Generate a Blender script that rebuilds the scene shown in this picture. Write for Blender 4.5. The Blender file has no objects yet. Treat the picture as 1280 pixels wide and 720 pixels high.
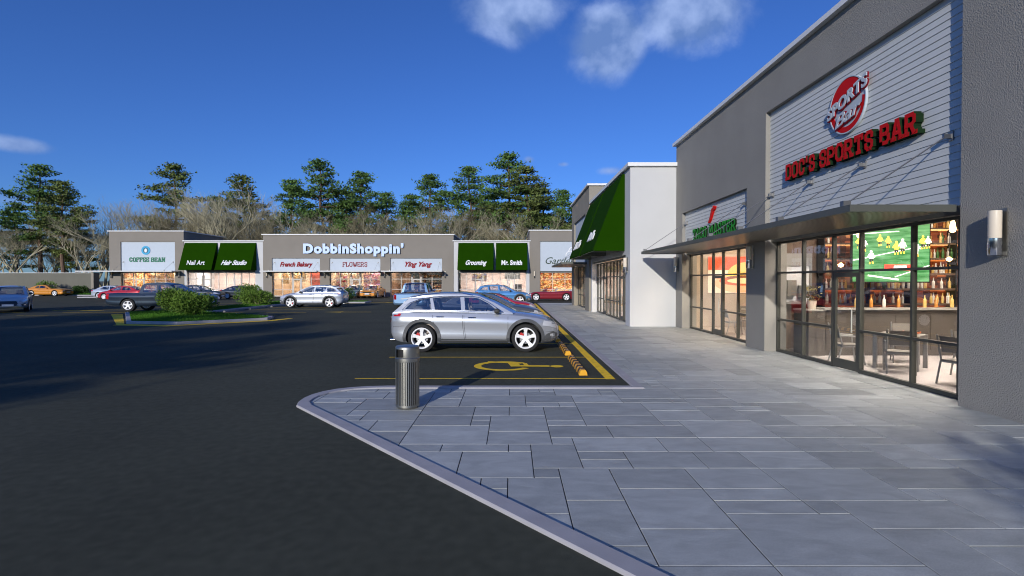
import bpy, bmesh, math, random
import numpy as np
from mathutils import Vector, Matrix
from mathutils.geometry import tessellate_polygon
PI = math.pi
SC = bpy.context.scene
COL = SC.collection
R = random.Random(7)

# ------------------------------------------------------------------ materials
def newmat(name):
    m = bpy.data.materials.new(name); m.use_nodes = True
    nt = m.node_tree; b = nt.nodes['Principled BSDF']
    return m, nt, b
def mat(name, col, rough=.6, metal=0, var=0, vscale=4., bump=0, bscale=60., bdist=.01, spec=.5, coat=0, emit=0, detail=4):
    m, nt, b = newmat(name)
    N, L = nt.nodes, nt.links
    b.inputs['Base Color'].default_value = (*col, 1)
    b.inputs['Roughness'].default_value = rough
    b.inputs['Metallic'].default_value = metal
    b.inputs['Specular IOR Level'].default_value = spec
    if coat: b.inputs['Coat Weight'].default_value = coat; b.inputs['Coat Roughness'].default_value = .03
    if emit:
        b.inputs['Emission Color'].default_value = (*col, 1); b.inputs['Emission Strength'].default_value = emit
    if var or bump:
        tc = N.new('ShaderNodeTexCoord')
    if var:
        n = N.new('ShaderNodeTexNoise'); n.inputs['Scale'].default_value = vscale; n.inputs['Detail'].default_value = 6
        L.new(tc.outputs['Object'], n.inputs['Vector'])
        r = N.new('ShaderNodeMapRange'); r.inputs[1].default_value = .3; r.inputs[2].default_value = .7
        r.inputs[3].default_value = 1 - var; r.inputs[4].default_value = 1 + var
        L.new(n.outputs['Fac'], r.inputs[0])
        mx = N.new('ShaderNodeVectorMath'); mx.operation = 'SCALE'
        mx.inputs[0].default_value = col; L.new(r.outputs[0], mx.inputs['Scale'])
        L.new(mx.outputs[0], b.inputs['Base Color'])
    if bump:
        n2 = N.new('ShaderNodeTexNoise'); n2.inputs['Scale'].default_value = bscale; n2.inputs['Detail'].default_value = detail
        L.new(tc.outputs['Object'], n2.inputs['Vector'])
        bp = N.new('ShaderNodeBump'); bp.inputs['Strength'].default_value = bump; bp.inputs['Distance'].default_value = bdist
        L.new(n2.outputs['Fac'], bp.inputs['Height']); L.new(bp.outputs[0], b.inputs['Normal'])
    return m
def glass(name, tint, refl=1.0, ior=1.5, rough=0.0):
    m = bpy.data.materials.new(name); m.use_nodes = True
    nt = m.node_tree; N, L = nt.nodes, nt.links; N.clear()
    o = N.new('ShaderNodeOutputMaterial'); mx = N.new('ShaderNodeMixShader')
    t = N.new('ShaderNodeBsdfTransparent'); t.inputs[0].default_value = (*tint, 1)
    g = N.new('ShaderNodeBsdfGlossy'); g.inputs['Roughness'].default_value = rough; g.inputs[0].default_value = (refl, refl, refl, 1)
    f = N.new('ShaderNodeLayerWeight'); f.inputs[0].default_value = .5        # Schlick reflectance, the same from both sides of the pane
    pw = N.new('ShaderNodeMath'); pw.operation = 'POWER'; pw.inputs[1].default_value = 5; L.new(f.outputs['Facing'], pw.inputs[0])
    f0 = ((ior - 1) / (ior + 1)) ** 2
    ml = N.new('ShaderNodeMath'); ml.operation = 'MULTIPLY_ADD'; ml.inputs[1].default_value = 1 - f0; ml.inputs[2].default_value = f0; ml.use_clamp = True
    L.new(pw.outputs[0], ml.inputs[0]); L.new(ml.outputs[0], mx.inputs[0])
    L.new(t.outputs[0], mx.inputs[1]); L.new(g.outputs[0], mx.inputs[2]); L.new(mx.outputs[0], o.inputs[0])
    return m
M = {}
# stucco: rough sprayed render, coarse grain
M['stucco'] = mat('grey_stucco', (.325, .308, .275), .92, var=.06, vscale=.8, bump=1.0, bscale=48, bdist=.016, spec=.2, detail=3)
M['stucco_far'] = mat('far_grey_stucco', (.265, .24, .205), .92, var=.05, vscale=.5, bump=.6, bscale=34, bdist=.012, spec=.15, detail=3)
M['stucco_fence'] = mat('boundary_wall_stucco', (.17, .165, .135), .95, var=.08, vscale=.4, spec=.1)
M['stucco_dark'] = mat('dark_grey_stucco', (.32, .29, .235), .92, var=.05, vscale=.8, bump=1.0, bscale=34, bdist=.022, spec=.2, detail=3)
M['stucco_white'] = mat('white_stucco', (.61, .61, .605), .9, var=.03, vscale=.7, bump=.35, bscale=45, bdist=.006, spec=.2)
M['fascia'] = mat('white_metal_coping', (.82, .82, .8), .45, spec=.4)
M['panel'] = mat('pale_sign_panel', (.52, .58, .64), .7, var=.02)
M['frame'] = mat('dark_bronze_frame', (.055, .055, .045), .4, spec=.5)
M['frame_far'] = mat('pale_aluminium_frame', (.55, .53, .5), .4)
M['canopy'] = mat('olive_grey_canopy_metal', (.115, .12, .105), .42, metal=.3)
M['canopy_under'] = mat('ribbed_bronze_soffit', (.11, .09, .07), .35, metal=.4)
M['canopy_far'] = mat('white_canopy_metal', (.62, .62, .6), .5)
M['awning'] = mat('green_awning_canvas', (.011, .046, .0005), .9, var=.06, vscale=1.5, spec=.03)
M['white'] = mat('white_sign_paint', (.85, .85, .85), .5)
M['black'] = mat('matt_black', (.012, .012, .012), .7)
M['blackgloss'] = mat('gloss_black', (.01, .01, .012), .15)
M['chrome'] = mat('polished_metal', (.75, .75, .76), .15, metal=1)
M['steel'] = mat('brushed_steel', (.40, .39, .35), .42, metal=1)
M['steel_dark'] = mat('dark_brushed_steel', (.30, .30, .30), .45, metal=1)
M['red'] = mat('red_sign_paint', (.62, .008, .008), .6, spec=.15)
M['redtext'] = mat('deep_red_lettering', (.27, .004, .012), .6, spec=.2)
M['side_green'] = mat('dark_sign_return', (.012, .03, .012), .8, spec=.05)
M['greentext'] = mat('green_lettering', (.02, .33, .035), .6, spec=.1)
M['greencoffee'] = mat('coffee_green_lettering', (.01, .2, .10), .5)
M['bluetext'] = mat('pale_blue_lettering', (.50, .66, .98), .4)
M['navy'] = mat('dark_blue_sign_return', (.012, .02, .04), .5)
M['script'] = mat('dark_green_script', (.015, .05, .02), .6)
M['kerb'] = mat('kerb_concrete', (.42, .405, .42), .85, var=.08, vscale=3, bump=.3, bscale=80, bdist=.003, spec=.25)
M['yellow'] = mat('yellow_road_paint', (.95, .62, .03), .75, var=.18, vscale=7, bump=.3, bscale=200, bdist=.003, spec=.25)
M['yellowdark'] = mat('amber_road_paint', (.62, .33, .03), .75, var=.12, vscale=9)
M['grasssoil'] = mat('turf_base', (.02, .06, .008), 1, var=.3, vscale=6)
M['grass'] = mat('grass_blades', (.07, .19, .015), .8, spec=.2)
M['leaf'] = mat('bush_leaves', (.12, .21, .025), .7, var=.35, vscale=4, spec=.3)
M['leaf2'] = mat('dark_bush_leaves', (.04, .095, .015), .7, var=.35, vscale=4, spec=.3)
M['needle'] = mat('pine_needles', (.095, .17, .04), .8, var=.45, vscale=.35, spec=.2)
M['needle2'] = mat('olive_pine_needles', (.13, .165, .045), .8, var=.45, vscale=.35, spec=.2)
M['bark'] = mat('pine_bark', (.17, .11, .075), .95, var=.25, vscale=3)
M['twig'] = mat('pale_bare_wood', (.45, .405, .265), .9, var=.3, vscale=.6)
M['twig2'] = mat('brown_bare_wood', (.22, .19, .11), .9, var=.3, vscale=.6)
M['tyre'] = mat('tyre_rubber', (.02, .02, .02), .85)
M['rim'] = mat('bright_alloy', (.93, .93, .93), .4, metal=.1)
M['redlens'] = mat('red_lamp_lens', (.5, .012, .015), .12, coat=.6)
M['lens'] = mat('clear_lamp_lens', (.8, .82, .86), .12, metal=.35, coat=1)
M['flare'] = mat('dark_grey_cladding', (.08, .083, .088), .55)
M['caliper'] = mat('red_brake_caliper', (.5, .02, .02), .4)
M['plastic'] = mat('grey_trim_plastic', (.06, .06, .06), .55)
M['seat'] = mat('car_seat_leather', (.10, .08, .075), .6)
M['seatlight'] = mat('beige_seat_leather', (.42, .36, .32), .6)
M['glass'] = glass('shop_glass', (.93, .93, .92))
M['glassfar'] = glass('far_shop_glass', (.96, .95, .94), refl=.6)
M['carglass'] = glass('tinted_car_glass', (.78, .82, .86), refl=1.0, ior=2.5)
M['lampglass'] = mat('cream_lamp_glass', (.80, .70, .56), .3, spec=.5)
M['tilefloor'] = mat('pale_shop_floor', (.62, .56, .53), .35, var=.05)
M['beigewall'] = mat('beige_shop_wall', (.52, .42, .32), .8, var=.05)
M['pinkwall'] = mat('pale_pink_shop_wall', (.6, .5, .46), .8)
M['brownwall'] = mat('brown_bar_wall', (.16, .10, .065), .6, var=.2)
M['counter'] = mat('dark_taupe_counter', (.10, .085, .07), .45, var=.1, vscale=1.5)
M['countertop'] = mat('pale_counter_top', (.4, .38, .33), .3)
M['orange'] = mat('orange_table_top', (.6, .13, .03), .35)
M['chairmetal'] = mat('grey_chair_metal', (.36, .35, .33), .4, metal=.5)
M['chairmesh'] = mat('taupe_chair_mesh', (.22, .2, .17), .8)
M['concrete'] = mat('wheel_stop_concrete', (.22, .22, .21), .9, var=.1)
def paint(name, col, metal=.35, rough=.28):
    return mat(name, col, rough, metal=metal, coat=1.0)
P = dict(grey=paint('silver_grey_car_paint', (.50, .52, .56), .5, .26), silver=paint('silver_car_paint', (.62, .66, .72), .45),
         darkgrey=paint('graphite_car_paint', (.13, .14, .15), .4), red=paint('red_car_paint', (.50, .02, .03), .2),
         maroon=paint('maroon_car_paint', (.30, .02, .035), .3), blue=paint('light_blue_car_paint', (.10, .30, .62), .35),
         paleblue=paint('pale_blue_car_paint', (.25, .42, .66), .35), black=paint('blue_black_car_paint', (.022, .035, .055), .2),
         orange=paint('orange_car_paint', (.72, .28, .03), .15), teal=paint('dark_teal_car_paint', (.04, .13, .16), .3),
         white=paint('white_car_paint', (.75, .77, .8), .1), bluegrey=paint('blue_grey_car_paint', (.62, .66, .72), .1))

def soffit():
    m, nt, b = newmat('ribbed_soffit')
    N, L = nt.nodes, nt.links
    tc = N.new('ShaderNodeTexCoord'); w = N.new('ShaderNodeTexWave'); w.inputs['Scale'].default_value = 3.2; w.bands_direction = 'Y'
    L.new(tc.outputs['Object'], w.inputs[0])
    r = N.new('ShaderNodeMixRGB'); r.inputs[1].default_value = (.05, .045, .035, 1); r.inputs[2].default_value = (.13, .11, .08, 1)
    L.new(w.outputs['Fac'], r.inputs[0]); L.new(r.outputs[0], b.inputs['Base Color'])
    b.inputs['Roughness'].default_value = .3; b.inputs['Metallic'].default_value = .4
    bp = N.new('ShaderNodeBump'); bp.inputs['Distance'].default_value = .02; L.new(w.outputs['Fac'], bp.inputs['Height']); L.new(bp.outputs[0], b.inputs['Normal'])
    return m
M['soffit'] = soffit()
def asphalt():
    m, nt, b = newmat('asphalt')
    N, L = nt.nodes, nt.links
    tc = N.new('ShaderNodeTexCoord')
    n = N.new('ShaderNodeTexNoise'); n.inputs['Scale'].default_value = 140; n.inputs['Detail'].default_value = 4; n.inputs['Roughness'].default_value = .8
    n2 = N.new('ShaderNodeTexNoise'); n2.inputs['Scale'].default_value = .35; n2.inputs['Detail'].default_value = 7
    n3 = N.new('ShaderNodeTexNoise'); n3.inputs['Scale'].default_value = 9; n3.inputs['Detail'].default_value = 5
    for a in (n, n2, n3): L.new(tc.outputs['Object'], a.inputs['Vector'])
    s = N.new('ShaderNodeMath'); s.operation = 'ADD'; L.new(n2.outputs['Fac'], s.inputs[0]); L.new(n3.outputs['Fac'], s.inputs[1])
    r = N.new('ShaderNodeMapRange'); r.inputs[1].default_value = .7; r.inputs[2].default_value = 1.3; r.inputs[3].default_value = .78; r.inputs[4].default_value = 1.22
    L.new(s.outputs[0], r.inputs[0])
    r1 = N.new('ShaderNodeMapRange'); r1.inputs[1].default_value = .3; r1.inputs[2].default_value = .75; r1.inputs[3].default_value = .4; r1.inputs[4].default_value = 2.0
    L.new(n.outputs['Fac'], r1.inputs[0])
    mu = N.new('ShaderNodeMath'); mu.operation = 'MULTIPLY'; L.new(r.outputs[0], mu.inputs[0]); L.new(r1.outputs[0], mu.inputs[1])
    sc = N.new('ShaderNodeVectorMath'); sc.operation = 'SCALE'; sc.inputs[0].default_value = (.064, .0665, .0485); L.new(mu.outputs[0], sc.inputs['Scale'])
    L.new(sc.outputs[0], b.inputs['Base Color'])
    b.inputs['Roughness'].default_value = .9; b.inputs['Specular IOR Level'].default_value = .12
    bp = N.new('ShaderNodeBump'); bp.inputs['Strength'].default_value = .5; bp.inputs['Distance'].default_value = .006
    L.new(n.outputs['Fac'], bp.inputs['Height']); L.new(bp.outputs[0], b.inputs['Normal'])
    return m
M['asphalt'] = asphalt()
def slate():
    m, nt, b = newmat('slate_paving')
    N, L = nt.nodes, nt.links
    at = N.new('ShaderNodeAttribute'); at.attribute_name = 'tone'
    tc = N.new('ShaderNodeTexCoord')
    mp = N.new('ShaderNodeMapping'); mp.inputs['Scale'].default_value = (1, 2.2, 1); mp.inputs['Rotation'].default_value = (0, 0, .5)
    L.new(tc.outputs['Object'], mp.inputs[0])
    n = N.new('ShaderNodeTexNoise'); n.inputs['Scale'].default_value = 2.6; n.inputs['Detail'].default_value = 9; n.inputs['Roughness'].default_value = .62; n.inputs['Distortion'].default_value = .6
    L.new(mp.outputs[0], n.inputs['Vector'])
    n4 = N.new('ShaderNodeTexNoise'); n4.inputs['Scale'].default_value = 90; n4.inputs['Detail'].default_value = 4
    L.new(tc.outputs['Object'], n4.inputs['Vector'])
    r = N.new('ShaderNodeMapRange'); r.inputs[1].default_value = .25; r.inputs[2].default_value = .75; r.inputs[3].default_value = .78; r.inputs[4].default_value = 1.2
    L.new(n.outputs['Fac'], r.inputs[0])
    r4 = N.new('ShaderNodeMapRange'); r4.inputs[1].default_value = .3; r4.inputs[2].default_value = .7; r4.inputs[3].default_value = .9; r4.inputs[4].default_value = 1.1
    L.new(n4.outputs['Fac'], r4.inputs[0])
    mu = N.new('ShaderNodeMath'); mu.operation = 'MULTIPLY'; L.new(r.outputs[0], mu.inputs[0]); L.new(at.outputs['Fac'], mu.inputs[1])
    mu2 = N.new('ShaderNodeMath'); mu2.operation = 'MULTIPLY'; L.new(mu.outputs[0], mu2.inputs[0]); L.new(r4.outputs[0], mu2.inputs[1])
    sc = N.new('ShaderNodeVectorMath'); sc.operation = 'SCALE'; sc.inputs[0].default_value = (.425, .44, .42); L.new(mu2.outputs[0], sc.inputs['Scale'])
    L.new(sc.outputs[0], b.inputs['Base Color'])
    b.inputs['Roughness'].default_value = .62; b.inputs['Specular IOR Level'].default_value = .35
    bp = N.new('ShaderNodeBump'); bp.inputs['Strength'].default_value = .45; bp.inputs['Distance'].default_value = .006
    L.new(n.outputs['Fac'], bp.inputs['Height'])
    bp2 = N.new('ShaderNodeBump'); bp2.inputs['Strength'].default_value = .3; bp2.inputs['Distance'].default_value = .002
    L.new(n4.outputs['Fac'], bp2.inputs['Height']); L.new(bp.outputs[0], bp2.inputs['Normal']); L.new(bp2.outputs[0], b.inputs['Normal'])
    return m
M['slate'] = slate()
def siding():
    return mat('lapped_siding', (.63, .64, .62), .6, var=.03)
M['siding'] = siding()
def blotch(name, cols, scale=6, rnd=1, stretch=(1, 1, 1), rough=.6, emit=0):
    """voronoi patchwork of colours: a display of goods or a printed picture"""
    m, nt, b = newmat(name)
    N, L = nt.nodes, nt.links
    tc = N.new('ShaderNodeTexCoord'); mp = N.new('ShaderNodeMapping'); mp.inputs['Scale'].default_value = stretch
    L.new(tc.outputs['Object'], mp.inputs[0])
    v = N.new('ShaderNodeTexVoronoi'); v.inputs['Scale'].default_value = scale; v.inputs['Randomness'].default_value = rnd
    L.new(mp.outputs[0], v.inputs['Vector'])
    s = N.new('ShaderNodeSeparateColor'); L.new(v.outputs['Color'], s.inputs[0])
    cr = N.new('ShaderNodeValToRGB'); cr.color_ramp.interpolation = 'CONSTANT'
    e = cr.color_ramp.elements
    while len(e) < len(cols): e.new(.5)
    for i, c in enumerate(cols): e[i].position = i / len(cols); e[i].color = (*c, 1)
    L.new(s.outputs[0], cr.inputs[0]); L.new(cr.outputs[0], b.inputs['Base Color'])
    b.inputs['Roughness'].default_value = rough
    if emit: L.new(cr.outputs[0], b.inputs['Emission Color']); b.inputs['Emission Strength'].default_value = emit
    return m
M['flowers'] = blotch('flower_display', [(.7, .5, .45), (.75, .68, .55), (.45, .06, .12), (.62, .25, .40), (.8, .72, .66), (.35, .32, .12), (.6, .45, .6)], 5)
M['goods'] = blotch('stacked_goods', [(.5, .22, .06), (.75, .45, .15), (.2, .07, .03), (.7, .62, .4), (.45, .1, .04), (.25, .22, .08), (.8, .6, .35)], 4.5, .6, (1, 1, 1.6))
M['pastel'] = blotch('pastel_goods', [(.6, .52, .5), (.7, .62, .58), (.55, .48, .46), (.3, .2, .2), (.66, .6, .6)], 3.2, .5)
M['brick'] = blotch('lit_brick_back_bar', [(.34, .09, .035), (.42, .12, .045), (.10, .035, .02), (.5, .2, .07), (.16, .05, .03)], 5, .25, (1, 1, 2.4))
def emis(name, col, s):
    m, nt, b = newmat(name); b.inputs['Base Color'].default_value = (*col, 1)
    b.inputs['Emission Color'].default_value = (*col, 1); b.inputs['Emission Strength'].default_value = s
    return m
M['lampwarm'] = emis('warm_ceiling_lamp', (1, .82, .62), 60)
M['lampwhite'] = emis('white_ceiling_lamp', (1, .90, .82), 85)
M['bulb'] = emis('glowing_pendant_bulb', (1, .62, .28), 9)

# ------------------------------------------------------------------ mesh builder
class MB:
    def __init__(s): s.v = []; s.f = []; s.m = []; s.smooth = False
    def add(s, vs, fs, mi=0):
        o = len(s.v); s.v.extend([tuple(p) for p in vs]); s.f.extend([tuple(i + o for i in f) for f in fs]); s.m.extend([mi] * len(fs)); return s
    def box(s, x0, x1, y0, y1, z0, z1, mi=0, rot=None, at=None):
        vs = [Vector((x, y, z)) for x in (x0, x1) for y in (y0, y1) for z in (z0, z1)]
        if rot is not None:
            vs = [rot @ p for p in vs]
        if at is not None: vs = [p + Vector(at) for p in vs]
        return s.add(vs, [(0, 1, 3, 2), (4, 6, 7, 5), (0, 4, 5, 1), (2, 3, 7, 6), (0, 2, 6, 4), (1, 5, 7, 3)], mi)
    def bar(s, a, b, w, h, mi=0):
        """rectangular bar from a to b"""
        a, b = Vector(a), Vector(b); d = (b - a).normalized()
        u = Vector((0, 0, 1)) if abs(d.z) < .95 else Vector((1, 0, 0))
        x = d.cross(u).normalized() * w / 2; y = x.cross(d).normalized() * h / 2
        vs = [a - x - y, a + x - y, a + x + y, a - x + y, b - x - y, b + x - y, b + x + y, b - x + y]
        return s.add(vs, [(0, 3, 2, 1), (4, 5, 6, 7), (0, 1, 5, 4), (1, 2, 6, 5), (2, 3, 7, 6), (3, 0, 4, 7)], mi)
    def tube(s, pts, rad, n=8, mi=0, cap=True):
        pts = [Vector(p) for p in pts]
        if not hasattr(rad, '__len__'): rad = [rad] * len(pts)
        o = len(s.v); vs = []; fs = []
        ref = None
        for i, p in enumerate(pts):
            d = (pts[min(i + 1, len(pts) - 1)] - pts[max(i - 1, 0)]).normalized()
            if ref is None or abs(ref.dot(d)) > .95: ref = Vector((0, 0, 1)) if abs(d.z) < .9 else Vector((1, 0, 0))
            x = d.cross(ref).normalized(); y = x.cross(d)
            for k in range(n):
                a = 2 * PI * k / n; vs.append(p + (x * math.cos(a) + y * math.sin(a)) * rad[i])
        for i in range(len(pts) - 1):
            for k in range(n):
                k2 = (k + 1) % n; fs.append((i * n + k, i * n + k2, (i + 1) * n + k2, (i + 1) * n + k))
        if cap: fs.append(tuple(range(n))[::-1]); fs.append(tuple((len(pts) - 1) * n + k for k in range(n)))
        return s.add(vs, fs, mi)
    def lathe(s, prof, n=32, mi=0, axis='z', at=(0, 0, 0), closed=False):
        """prof: (r, h) list"""
        vs = []; fs = []; at = Vector(at)
        for r, h in prof:
            for k in range(n):
                a = 2 * PI * k / n; c, q = r * math.cos(a), r * math.sin(a)
                vs.append(at + (Vector((c, q, h)) if axis == 'z' else Vector((c, h, q)) if axis == 'y' else Vector((h, c, q))))
        m = len(prof); rg = range(m if closed else m - 1)
        for i in rg:
            j = (i + 1) % m
            for k in range(n):
                k2 = (k + 1) % n
                f = (i * n + k, i * n + k2, j * n + k2, j * n + k)
                fs.append(f if axis == 'z' else f[::-1] if axis == 'y' else f)
        return s.add(vs, fs, mi)
    def prism(s, polys, t0, t1, fmap, mi=0, mside=None):
        """polys: outer loop + holes in 2D; fmap(a, b, t) -> 3D; faces at t0 and t1 with walls between"""
        loops = [[Vector((p[0], p[1], 0)) for p in lp] for lp in polys]
        tris = tessellate_polygon(loops)
        flat = [p for lp in loops for p in lp]; n = len(flat)
        vs = [fmap(p.x, p.y, t0) for p in flat] + [fmap(p.x, p.y, t1) for p in flat]
        f0 = [tuple(t) for t in tris]; f1 = [tuple(i + n for i in t)[::-1] for t in tris]
        s.add(vs, f0 + f1, mi)
        o = 0; side = []
        for lp in loops:
            k = len(lp)
            for i in range(k):
                j = (i + 1) % k; side.append((o + i, o + j, o + j + n, o + i + n))
            o += k
        base = len(s.v) - 2 * n
        s.f.extend([tuple(base + i for i in f) for f in side]); s.m.extend([mi if mside is None else mside] * len(side))
        return s
    def build(s, name, mats, parent=None, loc=None, rz=0, smooth=None, fixn=True, sharp=35):
        me = bpy.data.meshes.new(name); me.from_pydata(s.v, [], s.f)
        if not isinstance(mats, (list, tuple)): mats = [mats]
        for m in mats: me.materials.append(m)
        me.polygons.foreach_set('material_index', s.m)
        if fixn:
            bm = bmesh.new(); bm.from_mesh(me); bmesh.ops.recalc_face_normals(bm, faces=bm.faces); bm.to_mesh(me); bm.free()
        if smooth if smooth is not None else s.smooth:
            me.polygons.foreach_set('use_smooth', [True] * len(me.polygons)); me.set_sharp_from_angle(angle=math.radians(sharp))
        me.update()
        return link(name, me, parent, loc, rz)
def link(name, me, parent=None, loc=None, rz=0):
    o = bpy.data.objects.new(name, me); COL.objects.link(o)
    if parent: o.parent = parent
    if loc: o.location = loc
    o.rotation_euler.z = rz
    return o
def tag(o, label=None, cat=None, group=None, kind=None):
    if label: o['label'] = label
    if cat: o['category'] = cat
    if group: o['group'] = group
    if kind: o['kind'] = kind
    return o
def empty(name, loc=(0, 0, 0), rz=0, label=None, cat=None, group=None):
    o = bpy.data.objects.new(name, None); COL.objects.link(o); o.location = loc; o.rotation_euler.z = rz
    o.empty_display_size = .2
    return tag(o, label, cat, group)
KIDS = {}
def copy_tree(o, parent=None, loc=None, rz=None, swap=None):
    c = o.copy(); COL.objects.link(c); c.parent = parent
    if loc is not None: c.location = loc
    if rz is not None: c.rotation_euler = (0, 0, rz)
    if swap and c.data and getattr(c.data, 'materials', None):
        for i, sl in enumerate(c.material_slots):
            mm = c.data.materials[i]
            if mm and mm.name in swap:
                sl.link = 'OBJECT'; sl.material = swap[mm.name]
    for ch in [x for x in ALL() if x.parent == o]: copy_tree(ch, c, swap=swap)
    return c
def ALL(): return list(COL.objects)
def children_map():
    d = {}
    for x in COL.objects:
        if x.parent: d.setdefault(x.parent.name, []).append(x)
    return d

# ------------------------------------------------------------------ lettering
def text_mesh(txt, width, height, depth, bold=0., shear=0., space=1., bevel=0):
    """built-in font lettering as vertices in (u, z), depth towards -y; centred on u, base at 0"""
    cu = bpy.data.curves.new('lettering', 'FONT'); cu.body = txt; cu.extrude = .5; cu.offset = bold; cu.space_character = space
    cu.resolution_u = 4
    ob = bpy.data.objects.new('lettering', cu); COL.objects.link(ob)
    dg = bpy.context.evaluated_depsgraph_get(); dg.update()
    me = bpy.data.meshes.new_from_object(ob.evaluated_get(dg))
    bpy.data.objects.remove(ob)
    co = np.array([v.co[:] for v in me.vertices])
    x0, x1 = co[:, 0].min(), co[:, 0].max(); caps = [c for c in txt if c.isupper()]
    y0, y1 = 0.0, .73
    co[:, 0] = (co[:, 0] - (x0 + x1) / 2) * width / (x1 - x0)
    co[:, 1] = co[:, 1] * height / .73
    co[:, 0] += co[:, 1] * shear
    out = np.stack([co[:, 0], -(co[:, 2] / 1.0 + .5) * depth, co[:, 1]], 1)
    b = MB(); fs = [tuple(p.vertices) for p in me.polygons]
    nz = [abs(p.normal.z) for p in me.polygons]
    b.v = [tuple(p) for p in out]; b.f = fs; b.m = [0 if z > .5 else 1 for z in nz]
    bpy.data.meshes.remove(me)
    return b
GL = {
 'D': (.66, [[(0, 0), (0, 1), (.48, 1), (.66, .8), (.66, .2), (.48, 0), (0, 0)]]),
 'O': (.66, [[(.18, 0), (0, .2), (0, .8), (.18, 1), (.48, 1), (.66, .8), (.66, .2), (.48, 0), (.18, 0)]]),
 'C': (.62, [[(.62, .72), (.62, .82), (.46, 1), (.18, 1), (0, .8), (0, .2), (.18, 0), (.46, 0), (.62, .18), (.62, .28)]]),
 "'": (.12, [[(.06, .78), (.06, 1.05)]]),
 'S': (.6, [[(.6, .74), (.6, .84), (.44, 1), (.16, 1), (0, .84), (0, .66), (.14, .54), (.46, .47), (.6, .35), (.6, .16), (.44, 0), (.16, 0), (0, .16), (0, .28)]]),
 'P': (.62, [[(0, 0), (0, 1), (.46, 1), (.62, .84), (.62, .6), (.46, .44), (0, .44)], [(-.1, 0), (.14, 0)]]),
 'R': (.68, [[(0, 0), (0, 1), (.46, 1), (.62, .84), (.62, .62), (.46, .46), (0, .46)], [(.36, .46), (.62, 0)], [(-.1, 0), (.12, 0)], [(.54, 0), (.74, 0)]]),
 'T': (.68, [[(.34, 0), (.34, 1)], [(0, .82), (0, 1), (.68, 1), (.68, .82)], [(.2, 0), (.48, 0)]]),
 'B': (.64, [[(0, 0), (0, 1), (.46, 1), (.6, .86), (.6, .66), (.46, .53), (.5, .5), (.64, .36), (.64, .16), (.48, 0), (0, 0)], [(0, .52), (.46, .52)]]),
 'A': (.74, [[(.06, 0), (.3, 1), (.44, 1), (.68, 0)], [(.16, .32), (.58, .32)], [(-.04, 0), (.18, 0)], [(.56, 0), (.78, 0)]]),
 'M': (.86, [[(0, 0), (0, 1), (.1, 1), (.43, .4), (.76, 1), (.86, 1), (.86, 0)], [(-.1, 0), (.1, 0)], [(.76, 0), (.96, 0)]]),
 'E': (.58, [[(.58, .74), (.58, 1), (0, 1), (0, 0), (.58, 0), (.58, .26)], [(0, .5), (.38, .5)]]),
 'F': (.58, [[(.58, .74), (.58, 1), (0, 1), (0, 0)], [(0, .5), (.38, .5)], [(-.1, 0), (.14, 0)]]),
 'N': (.7, [[(0, 0), (0, 1), (.1, 1), (.6, 0), (.7, 0), (.7, 1)], [(-.1, 0), (.1, 0)], [(.6, 1), (.8, 1)]]),
 'L': (.58, [[(0, 1), (0, 0), (.58, 0), (.58, .26)], [(-.1, 1), (.14, 1)]]),
 'W': (.95, [[(0, 1), (.2, 0), (.3, 0), (.475, .8), (.65, 0), (.75, 0), (.95, 1)], [(-.1, 1), (.1, 1)], [(.85, 1), (1.05, 1)]]),
}
def slab_text(txt, width, height, depth, t=.2, gap=.2, thin=None):
    """block slab lettering out of mitred strokes; centred on u, base at 0, depth towards -y"""
    b = MB(); x = 0; k = 0; segs = []
    for ch in txt:
        if ch == ' ': x += .45; continue
        w, pl = GL[ch]
        for line in pl:
            for i in range(len(line) - 1):
                segs.append((x + t / 2 + line[i][0], line[i][1], x + t / 2 + line[i + 1][0], line[i + 1][1]))
        x += w + t + gap
    x -= gap
    sx = width / x; sz = height / (1 + t)
    for (ax, az, bx, bz) in segs:
        a = Vector((ax * sx, (az + t / 2) * sz)); c = Vector((bx * sx, (bz + t / 2) * sz)); d = (c - a).normalized()
        tw = t * min(sx, sz)
        e = tw / 2 * (1 if abs(d.x) < .05 or abs(d.y) < .05 else .55)
        a -= d * e; c += d * e; n = Vector((-d.y, d.x)) * tw / 2
        k += 1; y = -depth - (k % 9) * .0011
        q = [a - n, c - n, c + n, a + n]
        vs = [(p.x - width / 2, y, p.y) for p in q] + [(p.x - width / 2, 0, p.y) for p in q]
        b.add(vs, [(0, 1, 2, 3)], 0); o = len(b.v) - 8
        for i in range(4):
            j = (i + 1) % 4; b.f.append((o + i, o + 4 + i, o + 4 + j, o + j)); b.m.append(1)
    return b
def ring(cx, cz, r, n=32, a0=0, a1=2 * PI):
    return [(cx + r * math.cos(a0 + (a1 - a0) * i / n), cz + r * math.sin(a0 + (a1 - a0) * i / n)) for i in range(n + (0 if abs(a1 - a0 - 2 * PI) < 1e-6 else 1))]
def flat(u, z, t): return (u, -t, z)
# ------------------------------------------------------------------ camera
CAMZ = 1.95
cam = bpy.data.cameras.new('camera'); co = bpy.data.objects.new('camera', cam); COL.objects.link(co)
cam.sensor_width = 36; cam.lens = 18.0; cam.clip_start = .05; cam.clip_end = 5000
co.location = (0, 0, CAMZ); co.rotation_euler = (math.radians(90 - .806), 0, 0); SC.camera = co

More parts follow.
